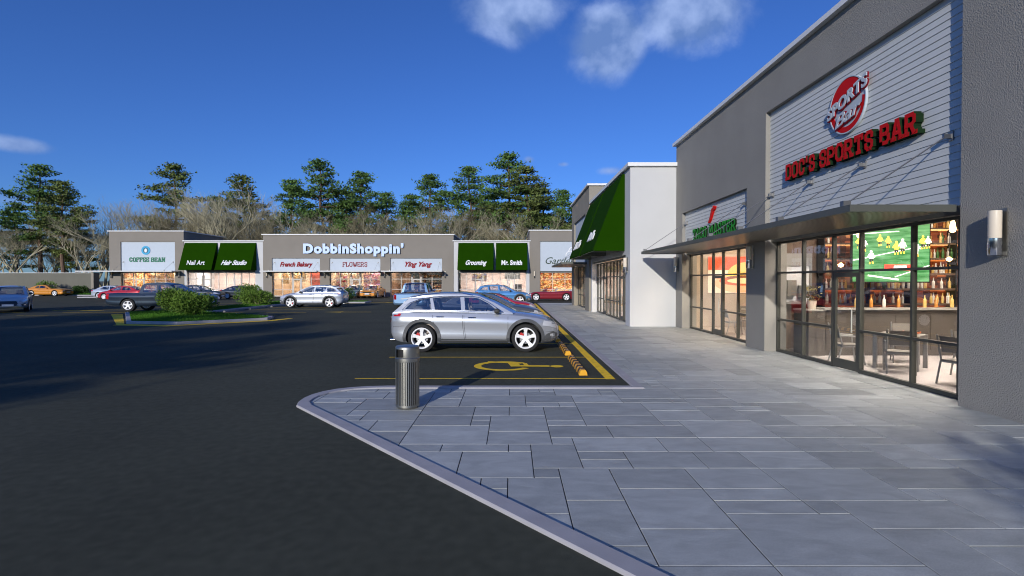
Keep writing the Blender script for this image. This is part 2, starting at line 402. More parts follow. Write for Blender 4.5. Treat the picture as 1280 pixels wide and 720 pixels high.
# ------------------------------------------------------------------ light: low sun behind the camera to the left, clear sky
EL, AZ = math.radians(16), math.radians(18.7)      # light travels towards +y turned AZ towards +x
d = Vector((math.sin(AZ) * math.cos(EL), math.cos(AZ) * math.cos(EL), -math.sin(EL)))
sl = bpy.data.lights.new('sun', 'SUN'); so = bpy.data.objects.new('sun', sl); COL.objects.link(so)
sl.energy = 3.3; sl.angle = math.radians(.55); sl.color = (1, .95, .87)
so.rotation_euler = d.to_track_quat('-Z', 'Y').to_euler(); so.location = (-20, -60, 20)
w = bpy.data.worlds.new('World'); SC.world = w; w.use_nodes = True
nt = w.node_tree; N, L = nt.nodes, nt.links; bg = N['Background']
sky = N.new('ShaderNodeTexSky'); sky.sky_type = 'NISHITA'; sky.sun_disc = False
sky.sun_elevation = EL
sd = -d; sky.sun_rotation = math.atan2(sd.x, sd.y)
sky.altitude = 0; sky.air_density = 1.0; sky.dust_density = .3; sky.ozone_density = 2.5
tc = N.new('ShaderNodeTexCoord')
def cloud_mask(px, py, rx, rz, gain=1.):
    c = Vector(((px - 640) / 640, 1, (351 - py) / 640)).normalized()
    s = N.new('ShaderNodeVectorMath'); s.operation = 'SUBTRACT'; s.inputs[1].default_value = c; L.new(tc.outputs['Generated'], s.inputs[0])
    m = N.new('ShaderNodeVectorMath'); m.operation = 'MULTIPLY'; m.inputs[1].default_value = (1 / rx, 1 / max(rx, rz), 1 / rz); L.new(s.outputs[0], m.inputs[0])
    l = N.new('ShaderNodeVectorMath'); l.operation = 'LENGTH'; L.new(m.outputs[0], l.inputs[0])
    r = N.new('ShaderNodeMapRange'); r.inputs[1].default_value = 1.15; r.inputs[2].default_value = .15; r.inputs[3].default_value = 0; r.inputs[4].default_value = gain
    L.new(l.outputs['Value'], r.inputs[0]); return r.outputs[0]
masks = [cloud_mask(757, 56, .105, .085, 1.3), cloud_mask(645, 8, .15, .07, 1.0), cloud_mask(865, 24, .15, .09, 1.1), cloud_mask(22, 181, .06, .016, .95),
         cloud_mask(661, 200, .02, .012, .9), cloud_mask(765, 214, .045, .012, .72), cloud_mask(703, 206, .02, .008, .7), cloud_mask(20, 250, .08, .02, .6)]
acc = masks[0]
for mk in masks[1:]:
    a = N.new('ShaderNodeMath'); a.operation = 'MAXIMUM'; L.new(acc, a.inputs[0]); L.new(mk, a.inputs[1]); acc = a.outputs[0]
cn = N.new('ShaderNodeTexNoise'); cn.inputs['Scale'].default_value = 7; cn.inputs['Detail'].default_value = 10; cn.inputs['Roughness'].default_value = .62; cn.inputs['Distortion'].default_value = .25
L.new(tc.outputs['Generated'], cn.inputs['Vector'])
ad = N.new('ShaderNodeMath'); ad.operation = 'MULTIPLY_ADD'; ad.inputs[1].default_value = 1.35; L.new(cn.outputs['Fac'], ad.inputs[0]); L.new(acc, ad.inputs[2])
dn = N.new('ShaderNodeMapRange'); dn.interpolation_type = 'SMOOTHSTEP'; dn.inputs[1].default_value = 1.0; dn.inputs[2].default_value = 1.62; dn.inputs[3].default_value = 0; dn.inputs[4].default_value = .85
L.new(ad.outputs[0], dn.inputs[0])
gate = N.new('ShaderNodeMapRange'); gate.interpolation_type = 'SMOOTHSTEP'; gate.inputs[1].default_value = .0; gate.inputs[2].default_value = .35; L.new(acc, gate.inputs[0])
gm = N.new('ShaderNodeMath'); gm.operation = 'MULTIPLY'; L.new(dn.outputs[0], gm.inputs[0]); L.new(gate.outputs[0], gm.inputs[1])
# sky grading: deeper blue, as through a polariser
grade = N.new('ShaderNodeVectorMath'); grade.operation = 'MULTIPLY'; grade.inputs[1].default_value = (.36, .65, 1.33)
L.new(sky.outputs[0], grade.inputs[0])
cn2 = N.new('ShaderNodeTexNoise'); cn2.inputs['Scale'].default_value = 14; cn2.inputs['Detail'].default_value = 6; L.new(tc.outputs['Generated'], cn2.inputs['Vector'])
cc = N.new('ShaderNodeMixRGB'); cc.inputs[1].default_value = (1.5, 2.6, 5.6, 1); cc.inputs[2].default_value = (4.0, 5.4, 9.0, 1)
cr = N.new('ShaderNodeMapRange'); cr.inputs[1].default_value = .38; cr.inputs[2].default_value = .62; L.new(cn2.outputs['Fac'], cr.inputs[0]); L.new(cr.outputs[0], cc.inputs[0])
mx = N.new('ShaderNodeMixRGB'); L.new(gm.outputs[0], mx.inputs[0]); L.new(grade.outputs[0], mx.inputs[1]); L.new(cc.outputs[0], mx.inputs[2])
L.new(mx.outputs[0], bg.inputs[0]); bg.inputs[1].default_value = .1
SC.view_settings.view_transform = 'Standard'; SC.view_settings.look = 'None'; SC.view_settings.gamma = 1; SC.view_settings.exposure = 0
SC.cycles.use_denoising = True; SC.cycles.pixel_filter_type = 'BLACKMAN_HARRIS'; SC.cycles.filter_width = 1.05
SC.cycles.max_bounces = 8; SC.cycles.transparent_max_bounces = 12; SC.cycles.sample_clamp_indirect = 4
SC.cycles.caustics_reflective = False; SC.cycles.caustics_refractive = False

# ------------------------------------------------------------------ ground, road, paving, kerbs, markings
b = MB(); b.box(-1500, 1500, -200, 2500, -1.0, -.03); tag(b.build('ground', mat('dry_ground', (.10, .095, .05), 1, var=.3, vscale=.1)), kind='structure')
b = MB(); b.add([(-110, -45, 0), (70, -45, 0), (70, 69.2, 0), (-110, 69.2, 0)], [(0, 1, 2, 3)]); tag(b.build('road', M['asphalt']), kind='structure')
# plan of the near paving: a pointed corner with one rounded side
TIP = Vector((-3.33, 7.88)); END = Vector((.765, 3.33)); DD = (END - TIP).normalized(); FAR = TIP + DD * 14
arc = [(-3.33, 7.88), (-3.40, 8.12), (-3.42, 8.36), (-3.39, 8.62), (-3.29, 8.87), (-3.12, 9.08), (-2.90, 9.22), (-2.62, 9.31), (-2.3, 9.35)]
pieceB = [(FAR.x, FAR.y), (22, -2.5), (22, 9.20)] + [(2.2, 9.35 - .15)] + [(x, min(y, 9.2)) for x, y in arc[::-1]]
def clip_half(poly, nx, ny, c):
    out = []
    for i in range(len(poly)):
        p, q = poly[i], poly[(i + 1) % len(poly)]
        a = nx * p[0] + ny * p[1] - c; e = nx * q[0] + ny * q[1] - c
        if a >= 0: out.append(p)
        if (a > 0 > e) or (a < 0 < e):
            t = a / (a - e); out.append((p[0] + (q[0] - p[0]) * t, p[1] + (q[1] - p[1]) * t))
    return out
def inset_arc(k):
    c = Vector((-2.3, 8.2)); o = []
    for x, y in arc:
        v = Vector((x, y)); dirc = (c - v).normalized(); o.append(tuple(v + dirc * k))
    return o
KW = .18
inner = inset_arc(KW)
# half planes of the inner outline of piece B (counter-clockwise polygon)
nrm = Vector((DD.y, -DD.x)) * -1      # towards the paving side
halfB = [(nrm.x, nrm.y, nrm.dot(TIP) + KW), (0, -1, -9.17)]
for i in range(1, len(inner) - 1):
    a, e = Vector(inner[i]), Vector(inner[i + 1]); t = (e - a).normalized(); n = Vector((t.y, -t.x))
    halfB.append((n.x, n.y, n.dot(a)))
U = .26
X0, Y0 = -4.2, 8 * 0 + 9.17 - 44 * U
nx_, ny_ = int((8.6 - X0) / U), int((44.3 - Y0) / U)
occ = np.zeros((nx_, ny_), bool); rr = random.Random(11)
sizes = [(3, 2), (3, 3), (3, 3), (2, 2), (3, 1), (4, 3), (4, 3), (4, 2), (3, 2), (2, 3), (4, 2), (2, 1), (3, 2)]
b = MB(); tones = []
jbase = int(round((9.17 - Y0) / U))
for j in range(ny_):
    for i in range(nx_):
        if occ[i, j]: continue
        opts = sizes[:]; rr.shuffle(opts)
        if j > 75: opts = [(5, 3), (4, 4), (3, 2), (4, 2), (2, 2), (3, 3)] + opts
        for (a, e) in opts + [(1, 1)]:
            if i + a > nx_ or j + e > ny_ or occ[i:i + a, j:j + e].any(): continue
            if j < jbase < j + e and X0 + i * U > -99: continue
            break
        occ[i:i + a, j:j + e] = True
        g = .005
        x0, x1 = X0 + i * U + g, X0 + (i + a) * U - g; y0, y1 = Y0 + j * U + g, Y0 + (j + e) * U - g
        if x0 > 7.4: continue
        p = [(x0, y0), (x1, y0), (x1, y1), (x0, y1)]
        if j >= jbase: p = clip_half(p, 1, 0, 2.38)
        else:
            for h in halfB:
                p = clip_half(p, *h)
                if len(p) < 3: break
        if len(p) < 3: continue
        tilt = rr.uniform(-.0012, .0012); zt = .0125 + tilt; k = len(p); bev = .003
        cx, cy = sum(q[0] for q in p) / k, sum(q[1] for q in p) / k
        ins = [(q[0] + (bev if q[0] < cx else -bev), q[1] + (bev if q[1] < cy else -bev)) for q in p]
        vs = [(q[0], q[1], zt) for q in ins] + [(q[0], q[1], zt - .003) for q in p] + [(q[0], q[1], .005) for q in p]
        b.add(vs, [tuple(range(k))] + [(q, q + k, (q + 1) % k + k, (q + 1) % k) for q in range(k)] + [(q + k, q + 2 * k, (q + 1) % k + 2 * k, (q + 1) % k + k) for q in range(k)])
        tn = rr.choice([.84, .92, .96, 1, 1, 1.04, 1.08, 1.12]) * rr.uniform(.96, 1.04); tones += [tn] * (len(b.v) - len(tones))
o = b.build('pavement', M['slate'], fixn=True)
at = o.data.attributes.new('tone', 'FLOAT', 'POINT'); at.data.foreach_set('value', tones)
tag(o, kind='structure')
b = MB()
bb = [(x, y) for x, y in arc][::-1]
def up(z): return lambda u, v, t: (u, v, t)
b.prism([[(2.25, 9.2), (2.25, 44.3), (14, 44.3), (14, -4), (FAR.x + .05, FAR.y)] + [tuple(Vector(p) + Vector((.06, -.03))) for p in arc[:-1]] + [(-2.3, 9.2)]], .004, .0055, up(0))
tag(b.build('paving_joints', mat('dark_joint_sand', (.03, .031, .036), .95)), kind='structure')
# kerb: one smooth band round the corner, along the front and up the walkway
def band(outer, innr, z0, z1, bev=.012):
    b = MB(); n = len(outer); vs = []
    for (o_, i_) in zip(outer, innr):
        o_, i_ = Vector(o_), Vector(i_); t = (i_ - o_).normalized()
        for q, z in ((o_, z0), (o_, z1 - bev), (o_ + t * bev, z1), (i_ - t * bev, z1), (i_, z1 - bev), (i_, z0)): vs.append((q.x, q.y, z))
    fs = []
    for i in range(n - 1):
        for k in range(5): fs.append((i * 6 + k, (i + 1) * 6 + k, (i + 1) * 6 + k + 1, i * 6 + k + 1))
    fs.append((0, 1, 2, 3, 4, 5)); fs.append(tuple((n - 1) * 6 + k for k in range(6))[::-1])
    return b.add(vs, fs)
outer = [(FAR.x, FAR.y)] + arc + [(2.2, 9.35), (2.2, 44.3)]
tipin = TIP + nrm * KW + DD * .02
innr = [(FAR.x + nrm.x * KW, FAR.y + nrm.y * KW), (TIP.x + .235, TIP.y + .02)] + inner[1:-1] + [(-2.3, 9.17), (2.38, 9.17), (2.38, 44.12)]
o = band(outer, innr, .0, .034).build('kerb', M['kerb'], smooth=False); tag(o, kind='structure')
o = band([(2.2, 44.3), (14, 44.3)], [(2.38, 44.12), (14, 44.12)], .0, .034).build('kerb', M['kerb']); tag(o, kind='structure')
ZP = .004
def strip(b, x0, x1, y0, y1, z=ZP): b.add([(x0, y0, z), (x1, y0, z), (x1, y1, z), (x0, y1, z)], [(0, 1, 2, 3)])
b = MB(); strip(b, 1.86, 2.05, 10.1, 44.0)
for k in range(12):
    y = 10.17 + 2.86 * k; strip(b, -3.13, 1.86, y - .035, y + .035)
for y in (28.4, 31.3, 34.4, 37.5, 40.6, 43.6): strip(b, -17.6, -12.6, y - .05, y + .05)
for y in (28.4, 31.3, 34.4, 37.5, 40.6, 43.6): strip(b, -27.5, -21.6, y - .05, y + .05)
def poly(b, pts, z=ZP): b.prism([pts], z, z + .0005, up(0))
poly(b, [(-23.2, 29.6), (-22.75, 29.9), (-17.55, 23.15), (-17.6, 22.75)])
poly(b, [(-17.6, 22.75), (-17.55, 23.0), (-14.9, 22.5), (-12.0, 25.2), (-11.6, 26.6), (-11.3, 26.4), (-11.6, 24.9), (-14.8, 21.9), (-17.5, 22.4)])
def arrow(cx, cy, s=1, dirx=1):
    q = [(-1.6, -.09), (.3, -.09), (.3, -.38), (1.5, 0), (.3, .38), (.3, .09), (-1.6, .09)]
    poly(b, [(cx + x * s * dirx, cy + y * s) for x, y in (q if dirx > 0 else q[::-1])])
arrow(-28.4, 33.6, 1.1, 1); arrow(-32.0, 31.6, 1.2, -1); arrow(-10.3, 31.9, .95, -1); arrow(-11.5, 45.8, .8, 1); arrow(-47.6, 62, 1, 1)
tag(b.build('road_markings', M['yellow']), kind='structure')
# wheelchair symbol, head towards the walkway (+x)
b = MB(); cx, cy = -.05, 11.72
def seg(pts, w, z=ZP + .001):
    for i in range(len(pts) - 1):
        a, e = Vector(pts[i]), Vector(pts[i + 1]); dv = (e - a).normalized(); a -= dv * w * .4; e += dv * w * .4; n = Vector((-dv.y, dv.x)) * w / 2
        q = [a - n, e - n, e + n, a + n]; b.add([(p.x, p.y, z + .0004 * i) for p in q], [(0, 1, 2, 3)])
ro, ri = .64, .48
rg = lambda r, a0=40, a1=330: [(cx - .15 + r * 1.05 * math.cos(math.radians(a0 + (a1 - a0) * i / 40)), cy - .02 + r * math.sin(math.radians(a0 + (a1 - a0) * i / 40))) for i in range(41)]
b.prism([rg(ro) + rg(ri)[::-1]], ZP + .0005, ZP + .001, up(0))
seg([(.78, cy - .06), (.08, cy - .02)], .19, ZP + .002); seg([(.08, cy - .02), (.02, cy + .38)], .24, ZP + .0024); seg([(.02, cy + .40), (-.52, cy + .52)], .17, ZP + .0028); seg([(-.5, cy + .53), (-.62, cy + .30)], .12, ZP + .0032)
seg([(.34, cy), (.30, cy + .30)], .10, ZP + .0036)
b.prism([ring(1.02, cy - .08, .15, 24)], ZP + .0005, ZP + .001, up(0))
tag(b.build('wheelchair_symbol', M['yellow']), kind='structure')

# islands with turf
def island(pts, name='island_kerb', h=.12, kw=.2, blades=9000, hb=.07):
    c = Vector((sum(p[0] for p in pts) / len(pts), sum(p[1] for p in pts) / len(pts)))
    inn = []
    n = len(pts)
    for i in range(n):
        a, p, q = Vector(pts[i - 1]), Vector(pts[i]), Vector(pts[(i + 1) % n])
        n1 = Vector((-(p - a).y, (p - a).x)).normalized(); n2 = Vector((-(q - p).y, (q - p).x)).normalized()
        m = (n1 + n2).normalized(); m = m / max(.35, m.dot(n1)); inn.append(tuple(p + m * kw))
    o = band(pts + [pts[0]], inn + [inn[0]], 0, h, .02).build(name, M['kerb']); tag(o, kind='structure')
    b = MB(); b.prism([inn], .002, h - .015, up(0)); tag(b.build('turf', M['grasssoil']), kind='structure')
    from mathutils.geometry import intersect_point_quad_2d
    b = MB(); rr = random.Random(len(pts) * 31 + int(abs(pts[0][0])))
    xs = [p[0] for p in inn]; ys = [p[1] for p in inn]
    def inside(x, y):
        r = False
        for i in range(n):
            (x1, y1), (x2, y2) = inn[i], inn[i - 1]
            if (y1 > y) != (y2 > y) and x < (x2 - x1) * (y - y1) / (y2 - y1) + x1: r = not r
        return r
    k = 0; tri = 0
    while k < blades and tri < blades * 5:
        tri += 1
        x, y = rr.uniform(min(xs), max(xs)), rr.uniform(min(ys), max(ys))
        if not inside(x, y): continue
        k += 1; a = rr.uniform(0, 6.28); wv = rr.uniform(.012, .03); hh = hb * rr.uniform(.6, 1.6); lx, ly = rr.uniform(-.05, .05), rr.uniform(-.05, .05)
        dx, dy = math.cos(a) * wv, math.sin(a) * wv; z = h - .02
        b.add([(x - dx, y - dy, z), (x + dx, y + dy, z), (x + lx, y + ly, z + hh)], [(0, 1, 2)])
    tag(b.build('grass', M['grass'], fixn=False), 'short green grass filling a kerbed parking island', 'grass', kind='stuff')
island([(-22.6, 29.9), (-17.5, 23.2), (-14.9, 22.75), (-12.1, 25.3), (-12.4, 26.6), (-14.5, 28.1), (-18.0, 30.4), (-18.4, 31.2), (-21.2, 31.2)], blades=16000)
island([(-21.2, 31.3), (-18.3, 31.3), (-18.3, 52), (-21.2, 52)], blades=14000)
island([(-17.2, 44.6), (-12.8, 44.6), (-12.8, 46.6), (-17.2, 46.6)], blades=4000)
island([(-66, 67), (-52, 66.6), (-50.5, 67.6), (-52, 69), (-66, 69)], blades=7000, hb=.2)
island([(-49.8, 58.6), (-46.9, 58.6), (-46.6, 59.3), (-49.8, 59.3)], blades=10)
# ------------------------------------------------------------------ buildings
# local frame of a building: x along the facade (left to right for a viewer), y inwards, z up
def rect(x0, x1, z0, z1): return [(x0, z0), (x1, z0), (x1, z1), (x0, z1)]
def building(name, loc, rz, W, H, depth, label, wall, openings, recess=.13, thick=.6, side=None, cop=.11, back=True, coping_out=.13, cat='building'):
    """openings: dicts with x0, x1 (facade opening), ztop (top of siding recess)"""
    root = empty(name, loc, rz, label, cat)
    b = MB()
    f = lambda u, z, t: (u, t, z)
    # front wall with holes that reach from the ground to the top of each recess
    outer = [(0, 0)]
    for o in sorted(openings, key=lambda o: o['x0']):
        outer += [(o['x0'], 0), (o['x0'], o['ztop']), (o['x1'], o['ztop']), (o['x1'], 0)]
    outer += [(W, 0), (W, H), (0, H)]
    b.prism([outer], 0, thick, f)
    b.build('wall', wall, root)
    b = MB()       # remaining walls and roof
    b.box(0, .25, thick, depth, 0, H); b.box(W - .25, W, thick, depth, 0, H); b.box(.25, W - .25, depth - .25, depth, 0, H)
    b.build('side_wall', side or wall, root)
    b = MB(); b.box(.25, W - .25, thick, depth - .25, H - .62, H - .45); b.build('roof', M['concrete'], root)
    b = MB(); c = coping_out
    b.box(-c, W + c, -c, thick * .7, H, H + cop); b.box(-c, .25, thick * .7, depth, H, H + cop); b.box(W - .25, W + c, thick * .7, depth, H, H + cop)
    b.build('coping', M['fascia'], root)
    return root
def siding_panel(root, x0, x1, z0, z1, y, material, lap=0., name='siding', label=None):
    b = MB()
    if lap:
        n = max(1, int(round((z1 - z0) / lap))); h = (z1 - z0) / n
        for i in range(n):
            za = z0 + i * h; zb = za + h
            # each board leans out at its lower edge
            vs = [(x, yy, zz) for x in (x0, x1) for yy, zz in ((y - .014, za + .008), (y, za + .008), (y, zb), (y - .002, zb))]
            b.add(vs, [(0, 1, 2, 3), (4, 7, 6, 5), (0, 4, 5, 1), (0, 3, 7, 4), (3, 2, 6, 7)])
        b.box(x0, x1, y + .001, y + .03, z0, z1)
    else: b.box(x0, x1, y, y + .04, z0, z1)
    o = b.build(name, material, root)
    if label: o['label'] = label
    return o
def shopfront(root, x0, x1, y, ztop, mull, rail, doors, frame, fw=.05, gl=None, transom=2.165, door_h=2.165, fd=.09):
    """one glazed front: mullions at mull, low rail, transom, doors as (x0, x1)"""
    b = MB()
    b.box(x0, x1, y, y + fd, ztop - fw, ztop); b.box(x0, x1, y, y + fd, transom - fw / 2, transom + fw / 2)
    def in_door(a): return any(d0 - .01 < a < d1 + .01 for d0, d1 in doors)
    xs = sorted(set([x0 + fw / 2, x1 - fw / 2] + [m for m in mull] + [d for dd in doors for d in dd]))
    for a in xs:
        b.box(a - fw / 2, a + fw / 2, y + .002, y + fd + .002, 0.0, transom - fw / 2); b.box(a - fw / 2, a + fw / 2, y + .002, y + fd + .002, transom + fw / 2, ztop - fw)
    for i in range(len(xs) - 1):
        a, c = xs[i] + fw / 2, xs[i + 1] - fw / 2
        if in_door((a + c) / 2): continue
        if rail: b.box(a, c, y + .004, y + fd - .002, rail - fw / 2, rail + fw / 2)
        b.box(a, c, y + .001, y + fd, 0.02, .02 + fw * 1.5)
    wob = b.build('window', frame, root)
    g = MB()
    for i in range(len(xs) - 1):
        a, c = xs[i] + fw / 2, xs[i + 1] - fw / 2
        if not in_door((a + c) / 2):
            g.box(a, c, y + .045, y + .051, .02 + fw * 1.5, transom - fw / 2)
        g.box(a, c, y + .045, y + .051, transom + fw / 2, ztop - fw)
    g.build('pane', gl or M['glass'], wob)
    for d0, d1 in doors:
        a, c = d0 + fw / 2 + .006, d1 - fw / 2 - .006; s = .085; top = transom - fw / 2 - .006
        b = MB(); b.box(a, a + s, y + .01, y + .06, .03, top); b.box(c - s, c, y + .01, y + .06, .03, top)
        b.box(a + s, c - s, y + .011, y + .059, .03, .03 + .2); b.box(a + s, c - s, y + .011, y + .059, top - .1, top)
        do = b.build('door', frame, root)
        g = MB(); g.box(a + s, c - s, y + .03, y + .036, .23, top - .1); g.build('pane', gl or M['glass'], do)
        h = MB(); h.tube([(c - s - .02 - .02, y - .05, .85), (c - s - .04, y - .05, 1.35)], .016, 8); h.bar((c - s - .04, y - .05, .9), (c - s - .04, y + .01, .9), .02, .02); h.bar((c - s - .04, y - .05, 1.3), (c - s - .04, y + .01, 1.3), .02, .02)
        h.build('handle', M['steel'], do)
def room(root, x0, x1, y0, y1, H, wallm, floorm=None, lamp='lampwarm', nl=2, lw=.6):
    b = MB()
    b.box(x0, x1, y0, y1, .003, .02); f = b.build('shop_floor', floorm or M['tilefloor'], root)
    b = MB(); b.box(x0, x1, y1 - .05, y1, .02, H); b.box(x0, x0 + .05, y0, y1 - .05, .02, H); b.box(x1 - .05, x1, y0, y1 - .05, .02, H)
    b.build('inner_wall', wallm, root)
    b = MB(); b.box(x0, x1, y0, y1, H, H + .05); b.build('inner_ceiling', M['pinkwall'], root)
    n = max(1, nl)
    for i in range(n):
        xc = x0 + (x1 - x0) * (i + .5) / n; yc = (y0 + y1) / 2
        b = MB(); b.box(xc - lw, xc + lw, yc - .3, yc + .3, H - .04, H - .005); b.build('ceiling_lamp', M[lamp], root)
def canopy(root, x0, x1, y, depth, z0, z1, rods, material=None, under=None, zr=4.27, rod=True, label=None):
    mt = material or M['canopy']
    b = MB(); e = .06
    b.box(x0, x1, y - depth, y - depth + e, z0, z1); b.box(x0, x0 + e, y - depth + e, y, z0, z1); b.box(x1 - e, x1, y - depth + e, y, z0, z1)
    b.box(x0 + e, x1 - e, y - depth + e, y, z1 - .03, z1 - .004)
    c = b.build('canopy', mt, root)
    b = MB(); b.box(x0 + e, x1 - e, y - depth + e, y - .002, z0 + .02, z0 + .045); b.build('soffit', under or M['soffit'], c)
    if rod:
        for (xr, yw) in rods:
            b = MB(); b.tube([(xr, yw - .09, zr), (xr, y - depth + .1, z1 + .05)], .011, 6); b.build('tie_rod', M['steel_dark'], c)
            b = MB(); b.box(xr - .05, xr + .05, yw - .03, yw, zr - .07, zr + .07); b.box(xr - .02, xr + .02, yw - .14, yw - .03, zr - .035, zr + .035)
            b.build('rod_bracket', M['steel_dark'], c); b = MB(); b.box(xr - .045, xr + .045, y - depth + .03, y - depth + .15, z1, z1 + .09); b.build('rod_anchor', M['steel_dark'], c)
    return c
def awning(root, x0, x1, y, depth, z0, z1, material=None):
    mt = material or M['awning']; b = MB(); t = .02
    # sloping front with shallow rise between ribs, triangular ends, short valance
    A = (x0, y - .001, z1); 
    vs = [(x0, y, z1), (x1, y, z1), (x1, y - depth, z0), (x0, y - depth, z0), (x0, y, z0), (x1, y, z0), (x0, y - .08, z1), (x1, y - .08, z1)]
    b.add([(x0, y, z1), (x1, y, z1), (x1, y - .1, z1), (x0, y - .1, z1), (x1, y - depth, z0 + .1), (x0, y - depth, z0 + .1), (x1, y - depth, z0), (x0, y - depth, z0), (x0, y, z0), (x1, y, z0)],
          [(0, 1, 2, 3), (3, 2, 4, 5), (5, 4, 6, 7), (0, 3, 5, 7, 8), (1, 9, 6, 4, 2)])
    o = b.build('awning', mt, root, fixn=False)
    b = MB(); b.bar((x0 + .05, y - depth + .06, z0 + .03), (x1 - .05, y - depth + .06, z0 + .03), .04, .04)
    for k in range(5):
        xx = x0 + .05 + (x1 - x0 - .1) * k / 4; b.bar((xx, y - .10, z1 - .22), (xx, y - depth + .10, z0 + .10), .03, .03); b.bar((xx, y - .02, z0 + .03), (xx, y - depth + .08, z0 + .03), .025, .025)
    b.build('awning_frame', M['steel_dark'], o)
    return o
def on_slope(b, x, y, depth, z0, z1, up_=.5):
    """lay lettering (u, -depth, z) on an awning slope starting at height fraction up_ metres above the valance"""
    a = Vector((0, y - depth, z0 + .1)); e = Vector((0, y - .1, z1)); dr = (e - a).normalized(); n = Vector((0, -dr.z, dr.y))
    b.v = [tuple(Vector((x + p[0], 0, 0)) + a + dr * (up_ + p[2]) + n * (-p[1] + .012)) for p in b.v]; return b
def wall_sign(name, root_loc, rz, b, x, z, y, mats, label, cat='sign', part='lettering'):
    """a sign fixed to a wall, a thing of its own with its lettering"""
    Mw = Matrix.Translation(root_loc) @ Matrix.Rotation(rz, 4, 'Z')
    p = Mw @ Vector((x, y, z)); r = empty(name, p, rz, label, cat)
    b.build(part, mats, r, fixn=False); return r
def wall_lamp(loc, rz, label, h=.63, group='cylinder wall lamps on the storefront pillars'):
    """up-down cylinder lamp; local y- is out of the wall"""
    r = empty('wall_lamp', loc, rz, label, 'lamp', group)
    b = MB(); b.box(-.075, .075, -.012, 0, -.02, h + .03); b.box(-.07, .07, -.06, -.012, -.0, .05); b.build('back_plate', M['steel'], r)
    b = MB(); b.lathe([(0, .24), (.075, .24), (.078, .25), (.078, h - .005), (.073, h), (0, h)], 28, at=(0, -.115, 0)); b.build('lamp_shade', M['lampglass'], r, smooth=True)
    b = MB(); b.lathe([(0, 0), (.076, 0), (.08, .006), (.08, .238), (0, .239)], 28, at=(0, -.115, 0)); b.build('metal_cup', M['chrome'], r, smooth=True)
    return r
RA = -PI / 2
# ---- building A: sports bar and taco restaurant (facade x = 6.93, u = 21.66 - Y)
AX, AY = 6.93, 21.66
def ua(Y): return AY - Y
sp0, sp1 = ua(14.04), ua(7.93); ta0, ta1 = ua(20.87), ua(15.16)
A = building('grey_shop_building', (AX, AY, 0), RA, 27.0, 7.63, 11.5, 'tall dark grey stucco building of the sports bar and taco restaurant, nearest on the walkway', M['stucco'],
             [dict(x0=ta0, x1=ta1, ztop=4.69), dict(x0=sp0, x1=sp1, ztop=6.53)], cop=.12)
siding_panel(A, sp0, sp1, 3.14, 6.53, .13, M['siding'], lap=.12)
siding_panel(A, ta0, ta1, 3.14, 4.69, .13, M['siding'], lap=.12)
b = MB(); b.box(sp0, sp1, .17, .5, 3.0, 3.14); b.box(ta0, ta1, .17, .5, 3.0, 3.14); b.build('lintel', M['frame'], A)
shopfront(A, sp0, sp1, .32, 3.0, [ua(12.8), ua(9.3), ua(8.31)], .90, [(ua(11.6), ua(10.69))], M['frame'])
shopfront(A, ta0, ta1, .32, 3.0, [ua(19.7), ua(16.5)], .90, [(ua(18.55), ua(17.68))], M['frame'])
canopy(A, ua(20.9), ua(8.0), 0, 1.66, 3.03, 3.14, [(ua(y), .13) for y in (8.15 + .1, 10.27, 12.06, 13.85, 15.45, 20.62)], zr=4.27)
# ---- building B: white, with two awnings; C: grey
BX, BY = 4.99, 32.35
ub = lambda Y: BY - Y
B = building('white_shop_building', (BX, BY, 0), RA, BY - 21.66, 6.77, 13.5, 'white stucco shop building with two steep green awnings beside the walkway', M['stucco_white'], [dict(x0=ub(32.0), x1=ub(22.5), ztop=3.1)], cop=.15)
o = siding_panel(B, ub(32.0), ub(22.5), 3.0, 3.1, .1, M['frame'], name='lintel')
shopfront(B, ub(32.0), ub(22.5), .33, 3.0, [ub(y) for y in (31.0, 29.9, 27.9, 27.0, 26.1, 24.4, 23.5)], .9, [(ub(29.9), ub(29.0)), (ub(25.4), ub(24.5))], M['frame'])
aw1 = awning(B, ub(27.2), ub(22.7), 0, 1.38, 3.28, 6.67)
aw2 = awning(B, ub(32.2), ub(27.6), 0, 1.38, 3.28, 6.67)
b = on_slope(text_mesh('Bella', 1.7, .5, .05, bold=.02, shear=.25), ub(24.9), 0, 1.38, 3.28, 6.67, .55); b.build('lettering', [M['white'], M['white']], aw1, fixn=False)
b = on_slope(text_mesh('Hair Mo', 2.5, .5, .05, bold=.02, shear=.25), ub(29.9), 0, 1.38, 3.28, 6.67, .45); b.build('lettering', [M['white'], M['white']], aw2, fixn=False)
CX, CY = 4.86, 41.6
uc = lambda Y: CY - Y
Cb = building('grey_shop_building', (CX, CY, 0), RA, CY - 32.36, 7.95, 13.5, 'grey stucco building at the far end of the walkway behind the green awnings', M['stucco_dark'], [dict(x0=uc(40.2), x1=uc(34.0), ztop=6.4)], cop=.12)
siding_panel(Cb, uc(40.2), uc(34.0), 3.14, 6.4, .13, M['panel'], name='sign_panel')
b = MB(); b.box(uc(40.2), uc(34.0), .17, .5, 3.0, 3.14); b.build('lintel', M['frame'], Cb)
shopfront(Cb, uc(40.2), uc(34.0), .33, 3.0, [uc(39), uc(37.6), uc(35.3)], .9, [(uc(36.8), uc(35.9))], M['frame'])
canopy(Cb, uc(41.4), uc(33.2), 0, 1.66, 3.03, 3.16, [(uc(y), .13) for y in (39.5, 34.5)])
room(Cb, .3, CY - 32.7, .62, 9, 3.5, M['beigewall'], nl=3)
room(B, .3, BY - 22.0, .62, 8, 3.5, M['beigewall'], nl=4, lamp='lampwhite')

